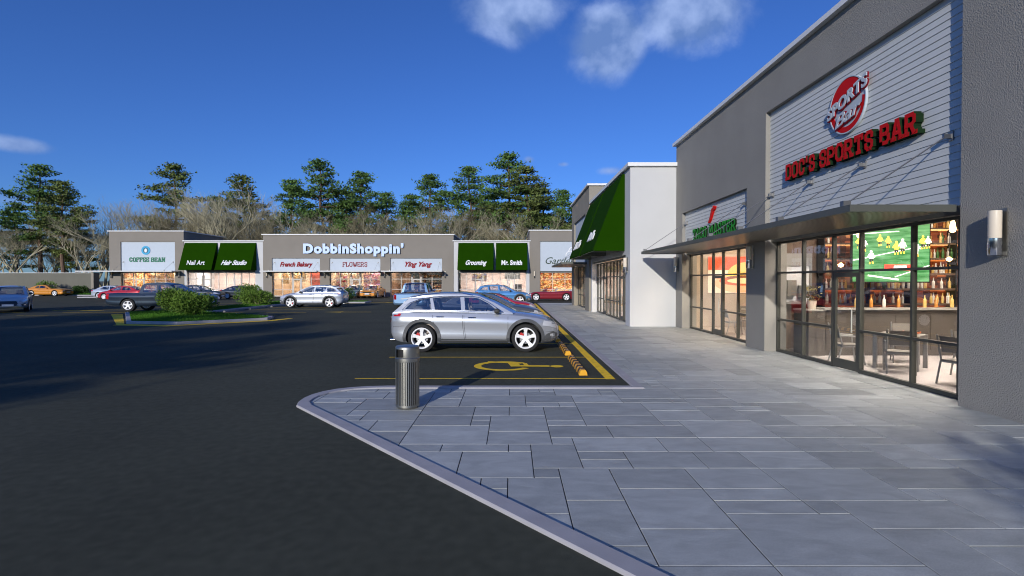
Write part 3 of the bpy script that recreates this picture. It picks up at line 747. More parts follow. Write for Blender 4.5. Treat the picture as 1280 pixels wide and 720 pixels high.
# signs of A
s = wall_sign('wall_sign', (AX, AY, 0), RA, slab_text("DOC'S SPORTS BAR", 4.2, .40, .13, t=.25, gap=.10), ua(10.88), 4.47, .112, [M['red'], M['side_green']], "red block lettering DOC'S SPORTS BAR with dark green sides on the siding above the bar", 'sign')
s = wall_sign('wall_sign', (AX, AY, 0), RA, slab_text('TACO MASTER', 3.8, .43, .05, t=.2, gap=.14), ua(17.95), 3.50, .112, [M['greentext'], M['side_green']], 'green block lettering TACO MASTER below a red chili pepper on pale siding', 'sign')
b = MB()
ch = [(-.42, -.0), (-.30, .0), (-.12, .12), (.04, .30), (.16, .44), (.30, .50), (.38, .58), (.34, .62), (.22, .58), (.16, .66), (.12, .58), (-.02, .54), (-.10, .40), (-.20, .22), (-.34, .08)]
b.prism([[(x, z) for x, z in ch]], 0, .07, flat); s2 = b.build('chili_emblem', M['red'], s); s2.location = (0, 0, .50); s2.scale = (.8, 1, .85)
# round logo: red disc behind SPORTS and a script word
rt = empty('round_logo_sign', (AX + .11, 10.75, 5.62), RA, 'round red and white sports bar logo above the red lettering', 'sign')
b = MB(); b.prism([ring(0, 0, .585, 48), ring(0, 0, .56, 48)], 0, .05, flat); b.build('outer_ring', M['panel'], rt)
b = MB(); b.prism([ring(0, 0, .555, 48)], 0, .030, flat); b.build('pale_disc', M['panel'], rt)
b = MB(); b.prism([ring(0, 0, .555, 40, PI + .30, 2 * PI + .05) + ring(0, .03, .47, 40, PI + .30, 2 * PI + .05)[::-1]], .030, .042, flat); b.build('red_arc', M['red'], rt)
b = MB(); b.prism([ring(0, 0, .555, 40, .62, PI - .02)], .030, .042, flat); b.build('red_cap', M['red'], rt)
def logo_word(txt, w_, h_, x_, z_, bold, shear, slope, nm):
    for k, (dz, dp, mm, bd) in enumerate(((-.012, .044, 'redtext', bold + .05), (0, .062, 'panel', bold))):
        b = text_mesh(txt, w_ * (1.03 if k == 0 else 1), h_, .022, bold=bd, shear=shear); b.v = [(x + x_, y - dp, z + z_ + dz + x * slope) for x, y, z in b.v]
        b.build(nm if k else nm + '_outline', [M[mm], M[mm]], rt, fixn=False)
logo_word('SPORTS', 1.26, .25, .02, .02, .03, 0, .30, 'lettering')
logo_word('Bar', .74, .27, .04, -.34, .012, .35, .22, 'script_lettering')
b = MB(); b.prism([[(-.34, -.40), (.30, -.24), (.34, -.20), (-.30, -.35)]], .044, .06, flat); b.build('underline', M['redtext'], rt)
wall_lamp((AX, 7.24, 2.31), RA, 'large cream and chrome wall lamp on the nearest grey pillar', group='up and down lamps on the walkway pillars')
wall_lamp((AX, 14.75, 2.31), RA, 'wall lamp on the pillar between the taco restaurant and the sports bar', group='up and down lamps on the walkway pillars')
wall_lamp((AX, 21.35, 2.31), RA, 'wall lamp in the corner between the taco restaurant and the white side wall', group='up and down lamps on the walkway pillars')
wall_lamp((BX, 22.1, 2.31), RA, 'wall lamp on the white pillar at the end of the green awning', group='up and down lamps on the walkway pillars')

# ---- sports bar interior (world coordinates; x 7.4.., Y 7..14.5)
def awall(x0, x1, y0, y1, z0, z1, name, m):
    b = MB(); b.box(x0 - AX, x1 - AX, y0 - AY, y1 - AY, z0, z1)
    # local of A: x = -(Y - AY), y = X - AX
    b.v = [(-p[1], p[0], p[2]) for p in b.v]; return b.build(name, m, A)
awall(7.53, 16.5, 0.5, 14.6, .003, .02, 'shop_floor', M['tilefloor'])
awall(7.53, 16.5, 14.55, 14.62, .02, 4.3, 'inner_wall', M['brownwall'])
awall(16.5, 16.6, .5, 21.3, .02, 4.3, 'inner_wall', M['brownwall'])
awall(7.53, 16.5, .4, .5, .02, 4.3, 'inner_wall', M['brownwall'])
awall(7.53, 16.6, .4, 21.3, 4.3, 4.36, 'inner_ceiling', M['counter'])
awall(7.53, 16.5, 21.25, 21.3, .02, 4.3, 'inner_wall', M['beigewall'])
awall(7.53, 16.5, 14.62, 21.25, .003, .02, 'shop_floor', M['tilefloor'])
awall(7.53, 16.4, 14.65, 14.7, .02, 4.3, 'inner_wall', M['beigewall'])
for (x0, x1, y0, y1, lm) in ((8.2, 9.6, 15.8, 16.6, 'lampwarm'), (8.2, 9.6, 18.6, 19.4, 'lampwarm'), (8.0, 9.8, 9.4, 9.9, 'lampwhite'), (8.0, 9.8, 11.6, 12.0, 'lampwhite'), (11, 12.6, 10, 10.6, 'lampwhite')):
    awall(x0, x1, y0, y1, 4.25, 4.296, 'ceiling_lamp', M[lm])
# bar counter
t = empty('bar_counter', (10.6, 13.4, .02), 0, 'long dark bar counter with a pale top inside the sports bar', 'counter')
b = MB(); b.box(-2.55, 2.9, -.2, .2, 0, 1.18)
for k in range(6): b.box(-2.5 + k * .9, -1.7 + k * .9, -.212, -.2, .15, 1.05)
b.build('front_panel', M['counter'], t); b = MB(); b.box(-2.6, 2.95, -.3, .3, 1.18, 1.23); b.build('counter_top', M['countertop'], t)
M['addedglow'] = emis('added_warm_glow', (1, .55, .22), 6)  # for unseen strips added under the shelves to give the back panel a warm glow
# back bar shelving with bottles
t = empty('bottle_shelf', (10.5, 14.5, .02), 0, 'tall lit shelf of bottles against the brick back wall of the bar', 'shelf')
b = MB(); b.box(-1.85, 3.0, -.02, 0, 1.0, 4.2); b.build('back_panel', M['brick'], t)
SHZ = [1.3, 1.72, 2.14, 2.56, 2.98, 3.40]
for z in SHZ:
    b = MB(); b.box(-1.85, 3.0, -.32, -.02, z - .03, z); b.box(-1.85, 3.0, -.322, -.30, z - .055, z - .03); sh_ = b.build('shelf', M['brownwall'], t); b = MB(); b.box(-1.8, 2.95, -.06, -.03, z - .045, z - .031); b.build('added_glow_strip', M['addedglow'], sh_)
for x in (-1.85, -.6, .6, 1.8, 3.0):
    b = MB(); b.box(x - .02, x + .02, -.322, -.02, 1.0, 4.15); b.build('upright', M['black'], t)
BM = [mat('amber_bottle_glass', (.72, .30, .06), .15, spec=.8), mat('clear_bottle_glass', (.95, .9, .78), .15), mat('green_bottle_glass', (.08, .2, .06), .15), mat('golden_bottle_glass', (.9, .62, .2), .15), mat('red_bottle_glass', (.4, .05, .03), .15)]
bp = [(0, 0), (.038, 0), (.04, .01), (.04, .18), (.035, .21), (.014, .24), (.013, .3), (.016, .302), (.016, .325), (0, .325)]
bmesh_ = MB().lathe(bp, 10)
protos = []
names = ['amber', 'clear', 'green', 'golden', 'red']
for i, m_ in enumerate(BM):
    bb_ = MB(); bb_.lathe(bp, 10); me_o = bb_.build('bottle', m_, smooth=True); protos.append(me_o.data); bpy.data.objects.remove(me_o)
rr = random.Random(5)
for z in SHZ:
    x = 8.72
    while x < 12.2:
        x += rr.choice([.09, .1, .1, .11, .12, .22, .14])
        if z > 2.0 and 8.95 < x < 10.55: continue
        if z < 1.5 and rr.random() < .2: x += .3
        i = rr.choice([0, 0, 1, 1, 1, 1, 3, 3, 3, 2])
        o = link('bottle', protos[i], None, (x, 14.33 + rr.uniform(-.05, .05), z + .021)); sc_ = rr.uniform(.72, .95); o.scale = (sc_, sc_, sc_)
        tag(o, f'{names[i]} bottle standing on the lit back bar shelf', 'bottle', f'{names[i]} bottles on the back bar')
for k in range(9):
    i = rr.choice([0, 1, 3]); o = link('bottle', protos[i], None, (9.0 + k * .37 + rr.uniform(-.1, .1), 13.45, 1.252)); tag(o, f'{names[i]} bottle standing on the bar counter top', 'bottle', f'{names[i]} bottles on the counter')
# pendant lamps
for i, (x, y, z, h) in enumerate([(8.75, 12.9, 3.02, .25), (9.1, 12.6, 3.3, .3), (11.0, 12.8, 3.15, .35), (11.75, 13.3, 3.5, .3), (8.6, 13.4, 2.3, .12), (11.35, 13.3, 2.45, .12)]):
    t = empty('pendant_lamp', (x, y, 4.3), 0, ['glass pendant lamp over the bar nearest the kitchen end', 'glass pendant lamp hanging left of the television', 'long glass pendant lamp hanging right of the television', 'round pendant lamp high beside the near pillar', 'small globe pendant low before the left bottle shelves', 'small globe pendant low before the right bottle shelves'][i], 'lamp')
    b = MB(); b.tube([(0, 0, 0), (0, 0, z + h - 4.3)], .006, 5); b.build('cord', M['black'], t)
    b = MB(); b.lathe([(0, 0), (.05, .02), (.075, .08), (.05, h * .7), (.02, h)], 14, at=(0, 0, z - 4.3)); b.build('bulb', M['bulb'], t, smooth=True)
# television with a football picture
t = empty('television', (9.80, 13.25, 1.93), 0, 'large television hanging over the bar showing a football game on green turf', 'television')
b = MB(); b.box(-1.02, 1.02, .0, .06, -.03, 1.52); b.build('bezel', M['blackgloss'], t)
def screenmat():
    m, nt, bs = newmat('football_screen'); N, L = nt.nodes, nt.links
    tc = N.new('ShaderNodeTexCoord'); mp = N.new('ShaderNodeMapping'); mp.inputs['Scale'].default_value = (.8, 1, 6); mp.inputs['Rotation'].default_value = (0, .12, 0)
    L.new(tc.outputs['Object'], mp.inputs[0]); n = N.new('ShaderNodeTexNoise'); n.inputs['Scale'].default_value = 2.2; n.inputs['Detail'].default_value = 5; L.new(mp.outputs[0], n.inputs[0])
    c = N.new('ShaderNodeMixRGB'); c.inputs[1].default_value = (.035, .36, .06, 1); c.inputs[2].default_value = (.28, .80, .30, 1)
    r = N.new('ShaderNodeMapRange'); r.inputs[1].default_value = .35; r.inputs[2].default_value = .65; L.new(n.outputs[0], r.inputs[0]); L.new(r.outputs[0], c.inputs[0])
    bs.inputs['Base Color'].default_value = (0, 0, 0, 1); L.new(c.outputs[0], bs.inputs['Emission Color']); bs.inputs['Emission Strength'].default_value = 1.0; return m
b = MB(); b.box(-.99, .99, -.006, -.001, 0, 1.49); b.build('screen', screenmat(), t)
EW, EY, EK, ER = emis('screen_white', (.95, .95, .9), .95), emis('screen_yellow', (.95, .6, .06), .9), emis('screen_black', (.02, .02, .02), .6), emis('screen_red', (.7, .06, .04), .9)
b = MB()
def sp(px, pz, s, top, legs, k):
    s *= .82
    y = -.012 - k * .0012
    def q(pts, mi, dy=0): b.add([(px + x * s, y + dy, pz + z * s) for x, z in pts], [tuple(range(len(pts)))], mi)
    q([(-.12, .0), (-.05, .0), (.02, .30), (-.10, .36)], legs); q([(.06, .02), (.13, .02), (.12, .34), (.0, .32)], legs, -.0003)
    q([(-.14, .32), (.13, .30), (.17, .62), (.06, .70), (-.12, .68), (-.17, .52)], top, -.0006); q(ring(.0, .78, .08, 10), 2 if legs != 2 else top, -.0008); q([(.13, .6), (.26, .42), (.23, .38), (.12, .5)], top, -.0009); q([(-.14, .62), (-.26, .45), (-.22, .4), (-.12, .52)], top, -.001)
    q([(-.13, -.02), (-.04, -.02), (-.05, .12), (-.12, .12)], 1, -.0011); q([(.05, 0), (.14, 0), (.13, .14), (.05, .14)], 1, -.0012)
sp(-.52, .46, .50, 0, 2, 0); sp(-.72, .78, .52, 0, 2, 2); sp(-.30, .92, .42, 1, 2, 4); sp(-.09, .88, .42, 1, 2, 6); sp(.12, .70, .5, 1, 2, 8); sp(.28, .72, .55, 0, 2, 10); sp(.62, .64, .6, 0, 0, 12); sp(-.86, .86, .42, 1, 2, 14); sp(.80, .84, .5, 1, 2, 16); sp(.93, .86, .45, 0, 2, 18)
b.build('player_figures', [EW, EY, EK, ER], t, fixn=False)
b = MB()
for (x0, z0, x1, z1, w_) in ((-.99, .55, .99, .95, .012), (-.6, .16, .2, .05, .02), (.1, .12, .99, .42, .012), (-.99, 1.22, .2, 1.3, .01)):
    a_ = Vector((x0, z0)); e_ = Vector((x1, z1)); n_ = Vector((-(e_ - a_).y, (e_ - a_).x)).normalized() * w_; b.add([(p.x, -.0085, p.y) for p in (a_ - n_, e_ - n_, e_ + n_, a_ + n_)], [(0, 1, 2, 3)])
b.build('field_line', EW, t, fixn=False)
b = MB(); b.add([(-.2, -.034, .28), (.62, -.034, .28), (.62, -.034, .44), (-.2, -.034, .44)], [(0, 1, 2, 3)], 1); b.add([(.05, -.036, .31), (.38, -.036, .31), (.38, -.036, .41), (.05, -.036, .41)], [(0, 1, 2, 3)], 0); b.build('score_banner', [EW, ER], t, fixn=False)
# lit kitchen opening and plant at the far left of the bar
t = empty('kitchen_hatch', (8.0, 14.5, .02), 0, 'bright kitchen hatch with white shelves at the left end of the bar', 'hatch')
b = MB(); b.box(-.38, .38, -.06, 0, 1.35, 2.35); b.build('back_panel', M['white'], t)
b = MB(); b.box(-.44, .44, -.1, -.06, 2.35, 2.7); b.box(-.44, -.38, -.1, 0, 1.35, 2.35); b.box(.38, .44, -.1, 0, 1.35, 2.35); b.box(-.44, .44, -.3, 0, 1.29, 1.35); b.build('frame', M['chairmetal'], t)
b = MB(); b.box(-.3, -.05, -.2, -.07, 1.5, 1.95); b.box(.05, .3, -.2, -.07, 1.45, 1.8); b.build('oven', M['steel'], t)
t = empty('side_counter', (7.95, 13.5, .02), 0, 'dark side counter just inside the far end of the bar window', 'counter')
b = MB(); b.box(-.32, .1, -.35, .35, 0, 1.15); b.build('cabinet', M['counter'], t); b = MB(); b.box(-.34, .12, -.37, .37, 1.15, 1.19); b.build('counter_top', M['countertop'], t)
def potted(loc, label, s=1, m_='leaf'):
    t = empty('potted_plant', loc, 0, label, 'plant'); b = MB(); b.lathe([(0, 0), (.09 * s, 0), (.12 * s, .22 * s), (.10 * s, .22 * s), (.09 * s, .19 * s), (0, .19 * s)], 16); b.build('pot', M['lampglass'], t, smooth=True)
    b = MB(); q = random.Random(3)
    for _ in range(160):
        a = q.uniform(0, 6.28); rr_ = q.uniform(.0, .2) * s; z = q.uniform(.22, .6) * s; c = Vector((rr_ * math.cos(a), rr_ * math.sin(a), z)); u = Vector((q.uniform(-1, 1), q.uniform(-1, 1), q.uniform(-.4, 1))).normalized() * .06 * s; v = u.cross(Vector((q.uniform(-1, 1), q.uniform(-1, 1), 1))).normalized() * .018 * s
        b.add([c - v, c + u * .5 - v * 1.5, c + u, c + v], [(0, 1, 2, 3)])
    b.build('foliage', mat('ochre_leaves', (.25, .2, .05), .7, var=.4), t, fixn=False)
potted((7.85, 13.4, 1.212), 'small ochre leaved plant in a cream pot on the side counter', 1.0)
# tables and chairs
def table(loc, rz, label, top, w=.8, d_=.8, leg=.075):
    t = empty('bar_table', loc, rz, label, 'table'); b = MB(); b.box(-w / 2, w / 2, -d_ / 2, d_ / 2, .72, .75); b.build('table_top', M[top], t)
    for sx in (-1, 1):
        for sy in (-1, 1):
            b = MB(); b.box(-leg / 2, leg / 2, -leg / 2, leg / 2, 0, .72); o = b.build('leg', M['chairmetal'], t); o.location = (sx * (w / 2 - leg / 2), sy * (d_ / 2 - leg / 2), 0)
    b = MB(); b.box(-w / 2 + leg, w / 2 - leg, -d_ / 2 + .01, -d_ / 2 + .03, .64, .719); b.box(-w / 2 + leg, w / 2 - leg, d_ / 2 - .03, d_ / 2 - .01, .64, .719); b.build('apron', M['chairmetal'], t)
    return t
def make_chair(name, label, mf, ms, arms=True):
    t = empty(name, (0, 0, 0), 0, label, 'chair')
    b = MB(); b.box(-.23, .23, -.22, .22, .43, .46); b.build('seat', ms, t)
    b = MB(); b.add([(-.21, -.235, .60), (.21, -.235, .60), (.21, -.31, .90), (-.21, -.31, .90), (-.21, -.222, .60), (.21, -.222, .60), (.21, -.297, .90), (-.21, -.297, .90)], [(0, 1, 2, 3), (4, 7, 6, 5), (0, 4, 5, 1), (3, 2, 6, 7), (0, 3, 7, 4), (1, 5, 6, 2)]); b.build('backrest', ms, t)
    for sx in (-1, 1):
        b = MB(); b.tube([(sx * .24, -.33, 0), (sx * .24, -.21, .45), (sx * .235, -.33, .93)], .017, 8); b.build('leg', mf, t, smooth=True)
        b = MB(); b.tube([(sx * .24, .26, 0), (sx * .24, .2, .45), (sx * .24, .18, .64 if arms else .46)], .017, 8)
        if arms: b.tube([(sx * .24, .2, .645), (sx * .24, -.26, .665)], .019, 8)
        b.build('leg', mf, t, smooth=True)
    b = MB(); b.bar((-.24, .2, .42), (.24, .2, .42), .03, .03); b.bar((-.24, -.2, .42), (.24, -.2, .42), .03, .03); b.bar((-.24, -.2, .42), (-.24, .2, .42), .03, .03); b.bar((.24, -.2, .42), (.24, .2, .42), .03, .03); b.build('seat_frame', mf, t)
    return t
table((8.62, 11.35, .02), .7, 'square metal bar table with grey legs in the middle of the sports bar window', 'chairmetal', .82, .82)
t = empty('menu_tray', (8.95, 11.5, .772), .7, 'orange tray lying on the metal bar table', 'tray'); b = MB(); b.box(-.2, .2, -.15, .15, 0, .02); b.build('tray_base', M['orange'], t); b = MB(); b.box(-.21, .21, -.16, -.15, 0, .035); b.box(-.21, .21, .15, .16, 0, .035); b.build('tray_rim', M['orange'], t)
table((8.95, 9.35, .02), .35, 'square bar table beside the near pillar of the sports bar window', 'chairmetal', .82, .82)
c0 = make_chair('bar_chair', 'grey mesh armchair with its back to the window in front of the bar table', M['chairmetal'], M['chairmesh'])
c0.location = (8.15, 10.75, .02); c0.rotation_euler.z = -.55
for (x, y, rz, lab) in ((7.85, 11.95, -1.75, 'grey mesh armchair seen side-on just behind the door of the sports bar'), (9.3, 12.1, 2.6, 'grey mesh armchair facing out behind the bar table'),
                        (8.35, 9.45, -1.3, 'grey mesh armchair side-on beside the near pillar'), (9.15, 10.1, 2.9, 'grey mesh armchair tucked behind the table by the near pillar')):
    c = copy_tree(c0, None, (x, y, .02), rz); c['label'] = lab
for c in [o for o in COL.objects if o.name.startswith('bar_chair') and o.parent is None]: c['group'] = 'grey mesh armchairs in the sports bar'
# ---- taco restaurant interior
t = empty('burger_poster', (9.62, 21.2, 1.45), 0, 'large poster of a cheeseburger and a hot dog on the taco restaurant wall', 'poster')
b = MB(); b.box(-1.5, 1.5, 0, .03, 0, 1.5); b.build('poster_board', emis('poster_cream', (.85, .6, .45), .8), t)  # board and printed shapes emit their own colours evenly
def blob(pts, m_, y, name): b = MB(); b.prism([pts], y, y + .004, flat); b.build(name, m_, t)
ell = lambda cx, cz, rx, rz, a0=0, a1=2 * PI, n=36: [(cx + rx * p[0], cz + rz * p[1]) for p in ring(0, 0, 1, n, a0, a1)]
blob([(-1.5, .95), (1.5, .9), (1.5, 1.5), (-1.5, 1.5)], emis('poster_red', (.75, .07, .01), .8), .002, 'red_field')
blob(ell(-.2, .42, 1.05, .40), emis('poster_bread', (.85, .42, .22), .8), .008, 'hot_dog_bun'); blob(ell(-.1, .50, .95, .2), emis('poster_sausage', (.55, .1, .03), .8), .014, 'sausage')
blob(ell(.15, .78, .85, .5, 0, PI), emis('poster_bun', (.85, .45, .10), .8), .020, 'burger_bun'); blob([(-.75, .7), (1.0, .7), (1.05, .82), (.6, .76), (.3, .84), (0, .74), (-.4, .84), (-.8, .78)], emis('poster_cheese', (.95, .6, .05), .8), .026, 'cheese')
blob(ell(.12, .63, .88, .1), emis('poster_patty', (.2, .06, .02), .8), .032, 'patty'); blob(ell(.12, .50, .85, .12), emis('poster_lower_bun', (.9, .6, .3), .8), .038, 'lower_bun')
d0 = make_chair('restaurant_chair', 'dark chair left of the table inside the taco restaurant', M['chairmetal'], M['chairmesh'], arms=False); d0.location = (8.0, 18.6, .02); d0.rotation_euler.z = -1.5
for (x, y, rz, lab) in ((9.2, 17.6, 1.6, 'dark chair right of the near table in the taco restaurant'), (8.5, 17.0, -.2, 'dark chair in front of the near table in the taco restaurant'), (8.9, 19.4, 3.0, 'dark chair behind the near table in the taco restaurant'),
                        (8.0, 16.2, -1.2, 'dark chair nearest the pillar inside the taco restaurant'), (9.4, 20.4, 3.1, 'dark chair farthest back below the burger poster')):
    c = copy_tree(d0, None, (x, y, .02), rz); c['label'] = lab
for c in [o for o in COL.objects if o.name.startswith('restaurant_chair') and o.parent is None]: c['group'] = 'dark chairs in the taco restaurant'
table((8.6, 18.2, .02), 0, 'small square table inside the taco restaurant door', 'countertop', .75, .75, .05); table((8.8, 16.3, .02), 0, 'small square table beside the pillar inside the taco restaurant', 'countertop', .75, .75, .05)

# ---- the far row, facing the camera
FY = 63.0
def xf(px, Y=FY): return (px - 640) / 640 * Y
def far_panel(root, x0, x1, z0, z1): siding_panel(root, x0, x1, z0, z1, .13, M['panel'], name='sign_panel')
def far_front(root, x0, x1, wallm, doors, n=6, lamp='lampwarm', ceil=3.4, dep=6, back=None, ztop=3.14, mullm=None, floorm=None, zp=3.0):
    w_ = x1 - x0; mu = [x0 + w_ * i / n for i in range(1, n)]
    b = MB(); b.box(x0, x1, .17, .5, zp, ztop); b.build('lintel', M['frame'], root)
    shopfront(root, x0, x1, .3, zp, mu, .9, doors, M['frame_far'] if mullm is None else mullm, fw=.07, gl=M['glassfar'])
    room(root, x0 - .3, x1 + .3, .62, dep, ceil, wallm, nl=2, lamp=lamp, lw=1.0)
# canopy line of the far shops y=339.5 -> z = 1.95+11.5/640*63 = 3.08
# coffee
x0 = xf(137); Wc = xf(230) - x0
K1 = building('grey_shop_building', (x0, FY, 0), 0, Wc, 8.0, 9, 'grey stucco coffee shop building at the left end of the far row', M['stucco_far'], [dict(x0=xf(151) - x0, x1=xf(219) - x0, ztop=6.75)])
far_panel(K1, xf(151) - x0, xf(219) - x0, 3.14, 6.75); far_front(K1, xf(151) - x0, xf(219) - x0, M['goods'], [(3.0, 4.0)], 5)
canopy(K1, xf(108) - x0, xf(226) - x0, 0, 1.66, 3.03, 3.17, [(xf(154) - x0, .13), (xf(216) - x0, .13)], material=M['canopy_far'])
# white 1
x0 = xf(230) ; Wc = xf(329) - x0
K2 = building('white_shop_building', (x0 + .01, FY + .05, 0), 0, Wc - .02, 6.8, 9, 'white stucco building with the Nail Art and Hair Studio awnings', M['stucco_white'], [dict(x0=.3, x1=Wc - 1.0, ztop=3.3)], side=M['stucco_white'])
far_front(K2, .3, Wc - 1.0, M['pinkwall'], [(2.2, 3.1), (6.0, 6.9)], 9, ztop=3.3, lamp='lampwhite')
def far_awning(root, a, c, txt, th, bold, shear, wd):
    w_ = awning(root, a, c, 0, 1.38, 3.25, 6.6)
    on_slope(text_mesh(txt, wd, th, .06, bold=bold, shear=shear), (a + c) / 2, 0, 1.38, 3.25, 6.6, .55).build('lettering', [M['white'], M['white']], w_, fixn=False)
    w_['label'] = f'green canvas awning lettered {txt}'
far_awning(K2, xf(231.5) - x0, xf(272) - x0, 'Nail Art', .62, .012, 0, 2.15); far_awning(K2, xf(276) - x0, xf(320.5) - x0, 'Hair Studio', .62, .03, .3, 3.0)
# centre
x0 = xf(329); Wc = xf(567) - x0
ops = [(340, 400), (412, 475.5), (488, 552.5)]
K3 = building('grey_shop_building', (x0, FY, 0), 0, Wc, 7.58, 9, 'wide grey stucco building in the middle of the far row', M['stucco_far'], [dict(x0=xf(a) - x0, x1=xf(c) - x0, ztop=4.72) for a, c in ops])
wl = [M['beigewall'], M['beigewall'], M['brownwall']]
for i, (a, c) in enumerate(ops):
    a, c = xf(a) - x0, xf(c) - x0
    far_panel(K3, a, c, 3.14, 4.72); far_front(K3, a, c, wl[i], [((a + c) / 2 - .5, (a + c) / 2 + .5)], 5)
    canopy(K3, a - .75, c + .2, 0, 1.66, 3.03, 3.17, [(a + .3, .13), (c - .3, .13)], material=M['canopy_far'], zr=4.2)
# white 2
x0 = xf(567); Wc = xf(662) - x0
K4 = building('white_shop_building', (x0 + .01, FY + .05, 0), 0, Wc - .02, 6.8, 9, 'white stucco building with the Grooming and Mr. Smith awnings', M['stucco_white'], [dict(x0=.5, x1=Wc - .4, ztop=3.3)], side=M['stucco_white'])
far_front(K4, .5, Wc - .4, M['pinkwall'], [(2.6, 3.5), (6.6, 7.5)], 8, ztop=3.3, lamp='lampwhite')
far_awning(K4, xf(573) - x0, xf(617) - x0, 'Grooming', .62, .03, .3, 2.5); far_awning(K4, xf(620) - x0, xf(659) - x0, 'Mr. Smith', .62, .035, .05, 2.5)
# garden
x0 = xf(662); Wc = 12.5
K5 = building('grey_shop_building', (x0, FY, 0), 0, Wc, 8.1, 9, 'grey stucco garden shop building at the right end of the far row', M['stucco_far'], [dict(x0=xf(675) - x0, x1=10.6, ztop=6.8)])
far_panel(K5, xf(675) - x0, 10.6, 3.14, 6.8); far_front(K5, xf(675) - x0, 10.6, M['goods'], [(6.0, 7.0)], 6)
# signs of the far row
def fsign(px, z, mesh, mats, label): return wall_sign('wall_sign', (0, FY, 0), 0, mesh, xf(px), z, .125, mats, label)
s = fsign(183.5, 4.28, slab_text('COFFEE BEAN', 4.35, .56, .06, t=.2, gap=.2), [M['greencoffee'], M['greencoffee']], 'green lettering COFFEE BEAN under a round blue emblem')
b = MB(); b.prism([ring(0, 0, .54, 32), ring(0, 0, .34, 32)], .0, .05, flat); o = b.build('blue_ring', mat('coffee_blue_ring', (.02, .36, .62), .5), s); o.location = (-.15, 0, 1.42)
b = MB(); b.prism([ring(0, 0, .35, 32)], .0, .03, flat); o = b.build('emblem_disc', mat('emblem_teal', (.01, .14, .22), .5), s); o.location = (-.15, 0, 1.42)
b = MB(); b.prism([ell(0, -.02, .16, .24)], .03, .06, flat); o = b.build('bean_mark', M['white'], s); o.location = (-.15, 0, 1.42)
s = wall_sign('wall_sign', (0, FY, 0), 0, text_mesh("DobbinShoppin'", xf(505) - xf(380), 1.12, .22, bold=.055, space=1.14), xf(442.5), 5.38, -.001, [M['bluetext'], M['navy']], "large pale blue lettering DobbinShoppin' on the grey middle building")
fsign(369.5, 3.72, text_mesh('French Bakery', 3.9, .56, .05, bold=.03, shear=.3), [M['redtext'], M['redtext']], 'dark red slanted lettering French Bakery on a pale panel')
fsign(443.5, 3.68, slab_text('FLOWERS', 3.0, .58, .05, t=.13, gap=.2), [M['redtext'], M['redtext']], 'dark red capital lettering FLOWERS on a pale panel')
fsign(521, 3.72, text_mesh('Ying Yang', 3.4, .6, .05, bold=.03, shear=.45), [M['redtext'], M['redtext']], 'dark red script lettering Ying Yang on a pale panel')
s = fsign(699, 4.05, text_mesh('Garden', 3.6, .85, .05, bold=-.004, shear=.4), [M['script'], M['script']], 'dark green script lettering Garden with a white leaf drawing')
b = MB(); 
def arcs(cx, cz, r, a0, a1, w_, y): b.prism([ring(cx, cz, r, 20, a0, a1) + ring(cx, cz, r - w_, 20, a0, a1)[::-1]], y, y + .03, flat)
arcs(1.75, 1.5, .62, .4, 3.0, .1, 0); arcs(1.35, 1.05, .55, .9, 3.3, .09, .001); arcs(2.5, 1.75, .6, .6, 3.1, .1, .002); b.build('leaf_drawing', M['white'], s)
for i, (px, Y) in enumerate([(140, 0), (224.5, 0), (334, 0), (406, 0), (481, 0), (556.5, 0), (668, 0)]):
    wall_lamp((xf(px), FY - .002, 2.31), 0, ['wall lamp left of the coffee shop window', 'wall lamp between the coffee shop and the Nail Art awning', 'wall lamp left of the bakery window', 'wall lamp between the bakery and the flower shop', 'wall lamp between the flower shop and Ying Yang', 'wall lamp right of the Ying Yang window', 'wall lamp left of the garden shop window'][i], h=.8, group='lamps on the far row')
# displays inside the far shops
def board(name, px0, px1, z0, z1, m_, label, y=66.2, d_=.08, cat='display'):
    t = empty(name, (xf((px0 + px1) / 2, y), y, z0), 0, label, cat); w_ = (xf(px1, y) - xf(px0, y)) / 2
    b = MB(); b.box(-w_, w_, 0, d_, 0, z1 - z0); b.build('picture_board', m_, t)
    b = MB(); e = .04; b.box(-w_ - e, w_ + e, .005, d_ + .02, -e, 0); b.box(-w_ - e, w_ + e, .005, d_ + .02, z1 - z0, z1 - z0 + e); b.box(-w_ - e, -w_, .005, d_ + .02, 0, z1 - z0); b.box(w_, w_ + e, .005, d_ + .02, 0, z1 - z0); b.build('frame', M['frame_far'], t); return t
red_p = mat('poster_red_paper', (.62, .10, .06), .6, var=.5, vscale=3); bread = blotch('bread_print', [(.75, .5, .2), (.8, .65, .35), (.6, .35, .12), (.75, .66, .5)], 4)
board('poster', 344, 352, 1.5, 3.0, red_p, 'tall red poster at the left of the bakery window'); board('poster', 354, 361, 1.6, 3.0, bread, 'narrow bread poster in the bakery window'); board('poster', 368, 382, 1.9, 3.0, bread, 'round loaf poster in the middle of the bakery window'); board('poster', 388, 400, 1.4, 3.05, red_p, 'wide red poster at the right of the bakery window')
board('flower_display', 413, 434, .6, 3.1, M['flowers'], 'pale flower display left in the flower shop window'); board('flower_display', 437, 452, .6, 3.1, blotch('cream_flowers', [(.8, .7, .5), (.75, .6, .45), (.5, .4, .2), (.85, .8, .7), (.7, .35, .3)], 6), 'cream flower display in the middle of the flower shop'); board('flower_display', 455, 475, .6, 3.1, blotch('pink_flowers', [(.7, .35, .45), (.6, .2, .3), (.75, .6, .6), (.45, .25, .5), (.8, .5, .4)], 5), 'pink and violet flower display right in the flower shop')
sh = mat('shelf_brown', (.12, .07, .045), .6); 
